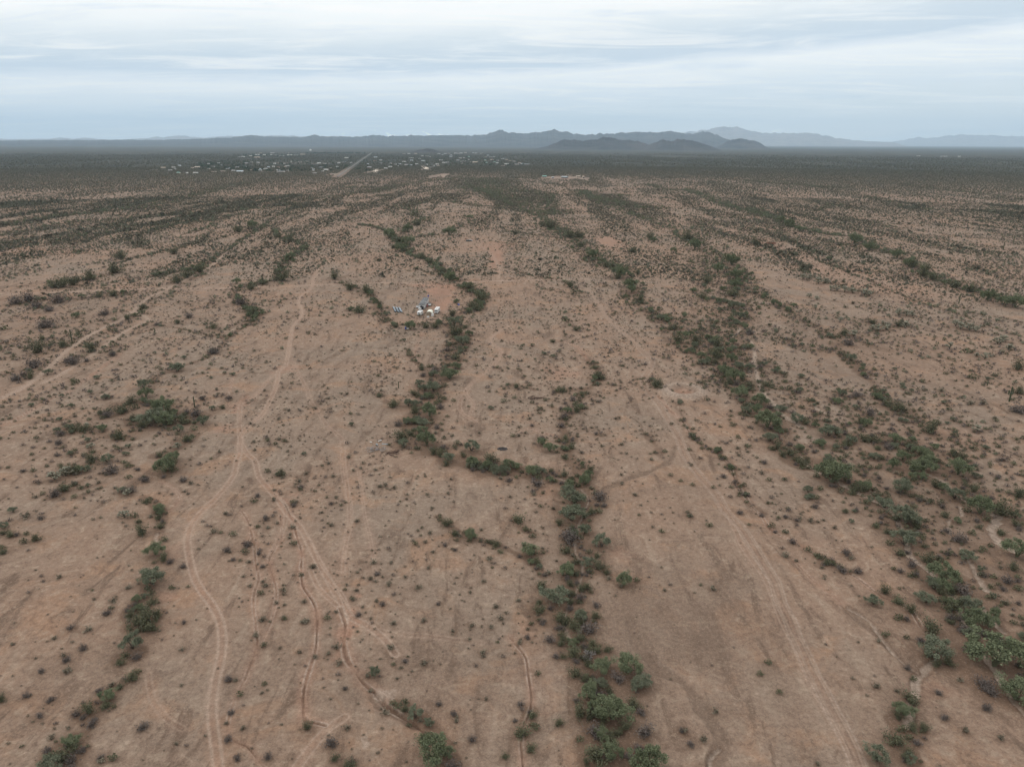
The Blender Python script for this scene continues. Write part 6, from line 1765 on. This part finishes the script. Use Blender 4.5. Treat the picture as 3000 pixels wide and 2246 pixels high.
def heap():
    rg_ = np.random.default_rng(9); mb = MB()
    for k in range(110):
        a = rg_.random() * 6.28; r = 1.3 * rg_.random() ** .6; s = rg_.uniform(.12, .32)
        z = max(0, .75 * (1 - (r / 1.3) ** 1.5))
        bm = bmesh.new(); bmesh.ops.create_icosphere(bm, subdivisions=1, radius=s)
        for v in bm.verts: v.co *= rg_.uniform(.7, 1.2); v.co += Vector((r * math.cos(a) * 1.5, r * math.sin(a), z * rg_.random() + .05))
        me = bpy.data.meshes.new('t'); bm.to_mesh(me); bm.free(); mb.bm.from_mesh(me); bpy.data.meshes.remove(me)
    c = g('B', 1042, 1580)
    prop(mb.build('slag_heap', M_SLAG, None, loc=(c[0], c[1], float(hz(*c)))), 'low heap of black stones on the flat in the middle', 'stone heap')


heap()


def sheet(label, p, w, l, rz, mat):
    t = MB(); n = 6
    for k in range(n): t.prism([(-w / 2 + k * w / n, .10), (-w / 2 + (k + .5) * w / n, .18), (-w / 2 + (k + 1) * w / n, .10), (-w / 2 + (k + 1) * w / n, .13), (-w / 2 + (k + .5) * w / n, .21), (-w / 2 + k * w / n, .13)], -l / 2, l / 2)
    prop(t.build('metal_sheet', mat, None, loc=(p[0], p[1], float(hz(*p))), rz=rz), label, 'metal sheet')


sheet('pale blue metal sheet at the front of the scrap pile', g('Q', 400, 392), .6, 1.3, .5, M_ROOFB)
sheet('long pale sheet lying right of the scrap pile', g('Q', 585, 384), .3, 2.6, 1.45, M_ROOFB)
sheet('bent white sheet on top of the scrap pile bush', g('Q', 465, 305), .45, 1.5, 2.4, M_WHITE)
sheet('white sheet at the left end of the scrap pile', g('Q', 270, 335), .5, .7, 1.2, M_WHITE)


def trough():
    p = g('C', 573, 252)
    t = thing('livestock_trough', 'rusty brown trough on the bare flat at upper right', 'trough', p[0], p[1], R(90))
    mb = MB(); mb.box(-1.6, -1.4, -5, 5, 0, 1.3); mb.box(1.4, 1.6, -5, 5, 0, 1.3); mb.box(-1.4, 1.4, -5, -4.8, 0, 1.3); mb.box(-1.4, 1.4, 4.8, 5, 0, 1.3); mb.box(-1.4, 1.4, -4.8, 4.8, 0, .2)
    mb.build('basin', M_RUST, t)
    for s in (-1, 1): MB().box(s * 1.65 - .05, s * 1.65 + .05, -5.1, 5.1, 1.1, 1.25).build('rail', M_WOOD, t)


trough()

# bleached bare tree in the central wash
px_, py_ = src('E', 1340, 1035)
bx, by_ = G(px_, py_, 1.4)
dt = link('bare_tree', twig_tree('bare_tree', M_DEAD, 4, 5), None, (bx, by_, float(hz(bx, by_))), 0.3, 4.6)
prop(dt, 'bleached grey leafless tree in the bottom of the central wash', 'tree')
for i, (t_, x, y, d_, lb) in enumerate((('A', 1380, 930, 4.2, 'grey bare tree in the narrow shrub line at left'), ('B', 1060 - 540, 1100, 3.0, 'dark bare tree left of the central trees, above the wash bend'), ('F', 1215, 310, 4.4, 'bare branched tree among the grey-green trees at lower right'),
                                        ('A', 680, 1240, 3.4, 'pale bare tree on the flat left of the green clump'), ('C', 770, 1105, 3.4, 'lone bare tree in the middle of the right-hand flat'), ('F', 1100, 330, 3.4, 'dark bare tree at the edge of the right belt'))):
    q = G(*src(t_, x, y), 1.0)
    prop(link('bare_tree', twig_tree('bare_tree', M_DEADDK if 'dark' in lb else M_BARK, 10 + i, 4), None, (q[0], q[1], float(hz(*q))), i * 1.0, d_), lb, 'tree')


# saguaros
def saguaro(label, t_, x, y0, y1, arms, seed):
    px, py = src(t_, x, y1)
    p = G(px, py); sl = math.sqrt(p[0] ** 2 + p[1] ** 2 + CAM_H ** 2)
    h = (y1 - y0) / TL[t_][2] * sl / FPX * 1.02
    rk = random.Random(seed); r = max(.2, h * .045)
    t = thing('saguaro_cactus', label, 'cactus', p[0], p[1], 0, 'saguaro cacti standing on the plain')
    mb = MB(); mb.tube((0, 0, -.1), (0, 0, h * .5), r * .85, r, 12); mb.tube((0, 0, h * .5), (0, 0, h * .93), r, r * .85, 12); mb.dome((0, 0, h * .93), r * .85, h * .05, 12, 3)
    for q in range(12):   # ribs
        a = math.pi * 2 * q / 12
        mb.tube((r * .95 * math.cos(a), r * .95 * math.sin(a), 0), (r * .9 * math.cos(a), r * .9 * math.sin(a), h * .92), r * .12, n=4)
    mb.build('stem', M_CACT, t)
    for k in range(arms):
        a = (k % 2) * math.pi + rk.uniform(-.4, .4); z = h * rk.uniform(.38, .55); L = rk.uniform(2.2, 3.2) * r; top = h * rk.uniform(.65, .88)
        m = MB(); q1 = (math.cos(a) * L, math.sin(a) * L, z + r * .8)
        m.tube((0, 0, z), q1, r * .55, r * .6, 10); m.tube(q1, (q1[0], q1[1], top), r * .6, r * .5, 10); m.dome((q1[0], q1[1], top), r * .5, r * .5, 10, 3)
        m.build('arm', M_CACT, t)


SG = [('A', 465, 812, 878, 3, 'tall saguaro with several arms beside the pale diagonal road'), ('A', 1003, 800, 832, 1, 'short saguaro above the bare patch at left'), ('A', 1260, 1238, 1308, 1, 'slim tall saguaro right of the green clump at left'),
      ('B', 183, 150, 184, 0, 'armless saguaro left of the dense wash fork'), ('B', 370, 1138, 1184, 0, 'dark armless saguaro trunk left of the central wash'), ('B', 1415, 676, 716, 2, 'saguaro above the middle shrub line'),
      ('B', 2003, 398, 442, 0, 'saguaro right of the green trees on the right belt'), ('C', 1785, 588, 642, 2, 'saguaro with arms below the right belt of tall trees'), ('C', 2112, 1188, 1272, 4, 'biggest saguaro, with many arms, near the right edge'),
      ('C', 1970, 1138, 1168, 0, 'short saguaro up left of the biggest one'), ('C', 2072, 250, 292, 1, 'distant saguaro near the right edge above the tree belt'), ('B', 726, 188, 216, 0, 'thin saguaro right of the upper wash branch'),
      ('V', 1088, 165, 290, 1, 'saguaro standing behind the lone parked vehicle'), ('V', 395, 380, 530, 0, 'thin saguaro left of the lone parked vehicle'), ('H', 2212 - 82, 530, 0, 0, ''),
      ('C', 1825, 345, 378, 1, 'small saguaro among the scrub right of the tree belt'), ('I', 322, 518, 538, 0, 'distant dark saguaro near the straight shrub line'), ('A', 1120, 190, 212, 0, 'distant saguaro on the flat at upper left'),
      ('C', 2028, 738, 756, 0, 'stubby saguaro on the gully line at right'), ('C', 2140, 205, 240, 1, 'faint saguaro at the upper right edge')]
for i, (t_, x, y0, y1, ar, lb) in enumerate(SG):
    if lb: saguaro(lb, t_, x, y0, y1, ar, i)

# ------------------------------------------------------------------ paved road and the far settlement
def paved_road():
    a = np.array(G(988, 518)); b = np.array(G(1089, 448)); d = (b - a) / np.hypot(*(b - a)); nrm = np.array([-d[1], d[0]])
    L = np.hypot(*(b - a)); w = 3.4
    for nm, lb, hw, z0, z1, mat in (('paved_road', 'straight grey paved road running away to the settlement', w, -.3, .9, M_ASPH), ('road_line', 'centre line of the paved road', .12, .9, .904 + .02, M_PAINT)):
        mb = MB(); n = 60
        for k in range(n):
            p = a + d * L * k / n; q = a + d * L * (k + 1) / n
            c = [p - nrm * hw, p + nrm * hw, q + nrm * hw, q - nrm * hw]
            lo = [mb.bm.verts.new((*v, z0)) for v in c]; hi = [mb.bm.verts.new((*v, z1)) for v in c]
            mb.bm.faces.new(hi[::-1]).material_index = 0
            mb.bm.faces.new((lo[1], lo[2], hi[2], hi[1])); mb.bm.faces.new((lo[3], lo[0], hi[0], hi[3]))
            if k == 0: mb.bm.faces.new((lo[0], lo[1], hi[1], hi[0]))
        prop(mb.build(nm, mat), lb, 'road', kind='structure')


paved_road()
M_TOWNW = simple_mat('town_white_wall', (0.56, 0.56, 0.54), 0.8, 0.1, .2)
HW = {'w': M_TOWNW, 's': M_STUCCO, 'b': M_ROOFB, 't': M_TEAL, 'r': M_RUST, 'g': M_SKIRT}
HN = {'w': 'white', 's': 'tan', 'b': 'pale blue', 't': 'teal', 'r': 'rusty red', 'g': 'grey'}
HOUSES = """
X 185 192 34 w; X 90 195 44 s; X 240 176 26 b; X 155 217 34 w; X 200 208 20 w; X 232 243 34 t; X 310 245 16 w; X 390 243 46 w; X 405 190 50 s; X 360 196 26 s; X 510 158 22 w; X 600 150 34 w; X 555 184 26 w; X 512 205 26 b
X 630 170 16 w; X 680 203 22 w; X 706 203 24 b; X 775 190 38 b; X 845 183 34 g; X 740 222 34 w; X 800 229 66 b; X 560 232 46 s; X 640 226 50 s; X 570 120 0 w; X 905 142 24 b; X 968 146 28 b; X 860 152 36 g
X 1000 208 50 b; X 985 218 40 w; X 1040 205 30 w; X 900 218 16 s; X 1065 190 26 b; X 1110 185 26 w; X 1155 192 24 r; X 1155 218 40 g; X 1180 232 80 b; X 1220 185 24 s; X 1240 178 36 w; X 1240 220 22 w; X 1120 155 26 w; X 1210 154 34 w
X 1275 136 18 w; X 1355 138 40 b; X 1415 135 34 b; X 1530 153 40 w; X 1580 155 40 b; X 1555 191 50 b; X 1470 195 30 b; X 1480 205 26 w; X 1490 244 36 w; X 1565 226 26 w; X 1600 214 52 w; X 1628 222 28 r; X 1480 222 22 b; X 1640 195 24 s
X 1715 150 28 w; X 1765 142 22 b; X 1830 146 28 w; X 1700 185 22 w; X 1995 190 40 g; X 2150 200 34 w; X 2190 186 36 w; X 2055 97 38 b; X 2048 130 36 r; X 1785 101 36 w; X 1985 160 16 b; X 2105 150 36 g
X 795 93 30 w; X 830 91 34 w; X 885 76 26 s; X 900 84 30 w; X 960 72 46 w; X 1025 74 30 w; X 1090 73 26 w; X 1130 76 40 w; X 1185 82 60 w; X 1260 77 50 w; X 1320 76 42 w; X 960 97 60 s; X 1100 57 40 g; X 990 57 26 s; X 1380 70 50 s; X 1250 58 10 s
Y 185 114 44 w; Y 180 152 34 r; Y 240 145 40 g; Y 105 188 20 b; Y 120 222 50 g; Y 295 234 40 w; Y 345 216 44 w; Y 430 208 20 w; Y 495 162 46 w; Y 545 74 34 w; Y 490 75 40 s; Y 620 73 40 s; Y 570 120 56 w; Y 575 148 40 b; Y 565 199 40 b
Y 520 195 50 g; Y 350 182 30 g; Y 400 190 30 g; Y 450 188 30 b; Y 690 100 30 w; Y 740 100 50 w; Y 770 105 24 b; Y 660 128 40 g; Y 700 153 50 b; Y 740 194 18 b; Y 630 187 36 w; Y 820 202 24 w; Y 850 190 36 w; Y 860 205 36 s; Y 890 143 44 w
Y 920 172 34 w; Y 960 168 44 w; Y 910 85 26 b; Y 940 73 40 g; Y 980 70 36 b; Y 1000 105 40 b; Y 1050 70 40 w; Y 1080 72 30 g; Y 1110 68 34 w; Y 1155 62 34 s; Y 1195 107 28 t; Y 1100 122 34 w; Y 1140 118 30 w; Y 1075 146 36 b; Y 1110 158 30 b
Y 1145 156 40 b; Y 1190 138 22 w; Y 1240 66 20 b; Y 1270 68 34 g; Y 1330 70 24 w; Y 1370 107 40 g; Y 1400 92 26 b; Y 1430 112 40 w; Y 1465 107 26 w; Y 1260 168 60 s; Y 1130 180 34 s; Y 1370 146 26 t; Y 1440 140 44 s; Y 1505 148 30 b; Y 1560 128 46 w
Y 1600 140 34 s; Y 1470 167 30 t; Y 1500 175 34 w; Y 1560 205 50 s; Y 1600 188 50 w; Y 1640 150 40 s; Y 1680 158 34 g; Y 1710 190 60 b; Y 1740 175 46 r; Y 1770 185 40 b; Y 1820 188 60 b; Y 1385 172 20 t; Y 1000 85 28 g; Y 870 75 34 g
J 765 119 0 w; J 1590 232 20 w; J 1740 235 40 w; J 1830 236 14 w
"""


def house(label, px, py, wpx, key, grp, rk):
    p = G(px, py)
    sl = math.hypot(*p)
    w = max(6, wpx * sl / FPX * .78); dpt = min(max(8, w * .55), 16); h = rk.uniform(2.6, 3.6)
    wall = HW[key if key in 'ws' else rk.choice('ws')]; roof = HW[key]
    mb = MB(); mb.box(-w / 2, w / 2, -dpt / 2, dpt / 2, -1, h, 0)
    if rk.random() < .6: mb.xprism([(-dpt / 2 - .5, h), (0, h + dpt * .17), (dpt / 2 + .5, h)], -w / 2 - .5, w / 2 + .5, 1)
    else: mb.box(-w / 2 - .3, w / 2 + .3, -dpt / 2 - .3, dpt / 2 + .3, h, h + .5, 1)
    for q in range(4):
        x = -w / 2 + w * (q + .5) / 4
        mb.box(x - .6, x + .6, -dpt / 2 - .06, -dpt / 2 - .01, 1.2, 2.5, 2)
    o = mb.build('house', [wall, roof, M_GLASS], None, loc=(p[0], p[1], 0), rz=rk.uniform(-.35, .35))
    return prop(o, label, 'house', grp)


def build_houses():
    rk = random.Random(12); rows = []
    for tok in HOUSES.replace('\n', ';').split(';'):
        tok = tok.split()
        if len(tok) != 5 or float(tok[3]) == 0: continue
        px, py = src(tok[0], float(tok[1]), float(tok[2]) + 4)
        rows.append((px, py, float(tok[3]) / TL[tok[0]][2], tok[4]))
    xr = 990
    part = lambda r: ('the highest row at far left' if (r[0] < 900 and r[1] < 463) else 'the settlement left of the road' if r[0] < xr else 'the small buildings at far right' if r[0] > 2000 else
                      'the near cluster right of the road' if r[1] > 478 and r[0] < 1380 else 'the far cluster right of the road' if r[0] < 1430 else 'the right end of the settlement')
    grp = {}
    for r in rows: grp.setdefault((HN[r[3]], part(r)), []).append(r)
    for (cn, pt), v in grp.items():
        v.sort()
        for k, r in enumerate(v):
            o = ORD[k].replace(' nearest', '').replace('nearest', 'first')
            lb = 'only %s house in %s' % (cn, pt) if len(v) == 1 else '%s %s house from the left in %s' % (o, cn, pt)
            house(lb, r[0], r[1], r[2], r[3], 'far houses of the settlement', rk)


build_houses()
# white dome behind the settlement
p = G(*src('X', 1452, 36))
t = thing('dome_building', 'small white dome behind the left settlement', 'building', p[0], p[1])
MB().tube((0, 0, -1), (0, 0, 6), 14, n=20).build('wall', M_WHITE, t)
MB().dome((0, 0, 6), 14, 13, 20, 6).build('dome', M_WHITE, t)
# dark green trees standing among the houses
rk = random.Random(77); TT = []
for k in range(800):
    t_, x, y = rk.choice([('X', rk.uniform(850, 2000), rk.uniform(120, 235)), ('Y', rk.uniform(100, 1800), rk.uniform(80, 215)), ('X', rk.uniform(830, 1400), rk.uniform(66, 96)), ('X', rk.uniform(1400, 1960), rk.uniform(56, 62)), ('X', rk.uniform(400, 900), rk.uniform(140, 215))])
    q = G(*src(t_, x, y))
    if not off_road(*q): continue
    TT.append((q[0], q[1], rk.uniform(7, 15)))
M_TOWN = leaf_mat('town_tree_leaf', (0.018, 0.034, 0.018), (0.030, 0.052, 0.028), (0.045, 0.075, 0.040), 0)
scrub('town_trees', 'dark green trees mingled among the far houses', TT, 30, .16, M_TOWN, .55, seed=31)


def far_street(label, p0, p1, hw=3.5):
    a = np.array(g(*p0)); b = np.array(g(*p1)); d = (b - a) / np.hypot(*(b - a)); n = np.array([-d[1], d[0]]) * hw
    mb = MB(); lo = [mb.bm.verts.new((*v, -.3)) for v in (a - n, a + n, b + n, b - n)]; hi = [mb.bm.verts.new((*v, .6)) for v in (a - n, a + n, b + n, b - n)]
    mb.bm.faces.new(hi)
    for i in range(4): mb.bm.faces.new((lo[i], lo[(i + 1) % 4], hi[(i + 1) % 4], hi[i]))
    prop(mb.build('street', M_STUCCO), label, 'road', kind='structure')


far_street('tan street through the houses left of the paved road', ('X', 930, 232), ('X', 1660, 240), 7)
far_street('tan street behind the first rows of houses', ('X', 1140, 152), ('X', 1620, 156), 9)
far_street('tan lane right of the paved road', ('Y', 180, 282), ('Y', 190, 235), 11)
far_street('tan lane below the far cluster', ('Y', 760, 252), ('Y', 690, 205), 11)
far_street('tan lane between the far clusters', ('Y', 1200, 163), ('Y', 1440, 150), 8)

# ranch to the right: sheds and corral
def shed(label, t_, x, y, wpx, dpt, h, roofm, wallm, rz):
    p = g(t_, x, y); w = wpx / TL[t_][2] * math.hypot(*p) / FPX
    t = thing('ranch_shed', label, 'shed', p[0], p[1], rz, 'ranch buildings')
    MB().box(-w / 2, w / 2, -dpt / 2, dpt / 2, -.5, h).build('wall', wallm, t)
    MB().xprism([(-dpt / 2 - .8, h - .1), (-dpt / 2 - .8, h + .15), (0, h + 1.6), (dpt / 2 + .8, h + .15), (dpt / 2 + .8, h - .1), (0, h + 1.3)], -w / 2 - .6, w / 2 + .6).build('roof', roofm, t)
    for q in (-.3, .05, .35): MB().box(w * q - 1.2, w * q + 1.2, -dpt / 2 - .12, -dpt / 2 - .01, 0, h * .75).build('door', M_BLACK, t)


shed('teal-roofed shed at the left end of the ranch', 'K', 385, 328, 120, 12, 3.4, M_TEAL, M_RUST, .05)
shed('long pale blue roofed shed in the middle of the ranch', 'K', 1045, 345, 190, 11, 3.2, M_ROOFB, M_BLACK, -.5)
shed('small grey shed left of the long shed at the ranch', 'K', 655, 355, 70, 8, 2.8, M_METAL, M_SKIRT, .1)
shed('low tan house at the right of the ranch', 'K', 1480, 325, 120, 12, 3.4, M_STUCCO, M_STUCCO, .1)
shed('small tan hut at the right end of the ranch', 'K', 1640, 350, 50, 10, 4.5, M_STUCCO, M_STUCCO, .2)


def corral(label, pts, seed):
    P_ = [g('K', x, y) for x, y in pts]
    t = thing('corral_fence', label, 'fence', *P_[0]); ox, oy = P_[0]
    r = MB(); po = MB()
    for a, b in zip(P_[:-1], P_[1:]):
        L = math.hypot(b[0] - a[0], b[1] - a[1]); n = max(2, int(L / 4))
        for z in (.5, 1.0, 1.5): r.tube((a[0] - ox, a[1] - oy, z), (b[0] - ox, b[1] - oy, z), .11, n=4)
        for k in range(n + 1): po.tube((a[0] + (b[0] - a[0]) * k / n - ox, a[1] + (b[1] - a[1]) * k / n - oy, -.3), (a[0] + (b[0] - a[0]) * k / n - ox, a[1] + (b[1] - a[1]) * k / n - oy, 1.8), .14, n=5)
    r.build('rail', M_RUST, t); po.build('posts', M_RUST, t)['kind'] = 'stuff'


corral('dark red corral fence behind the sheds of the ranch', [(660, 300), (880, 292), (900, 325), (680, 335), (660, 300)], 1)
corral('long dark fence in front of the ranch', [(240, 370), (620, 388), (1100, 385), (1300, 372)], 2)
corral('fence between the teal shed and the corral of the ranch', [(470, 320), (620, 330), (640, 300)], 3)

# ------------------------------------------------------------------ haze: the air over the whole plain
def haze():
    mb = MB()
    mb.box(-85000, 85000, -20000, 84000, -60, 2600)
    me = mb.mesh('haze')
    o = link('haze', me)
    m = bpy.data.materials.new('haze_air'); m.use_nodes = True
    t = NT(m.node_tree)
    v = t.n('ShaderNodeVolumePrincipled')
    v.inputs['Color'].default_value = (0.61, 0.81, 1.0, 1)
    v.inputs['Density'].default_value = 2.2e-5
    v.inputs['Anisotropy'].default_value = 0.0
    out = t.n('ShaderNodeOutputMaterial'); t.l(v.outputs[0], out.inputs['Volume'])
    me.materials.append(m)
    prop(o, 'thin blue haze over the whole plain', 'haze', kind='stuff')


haze()
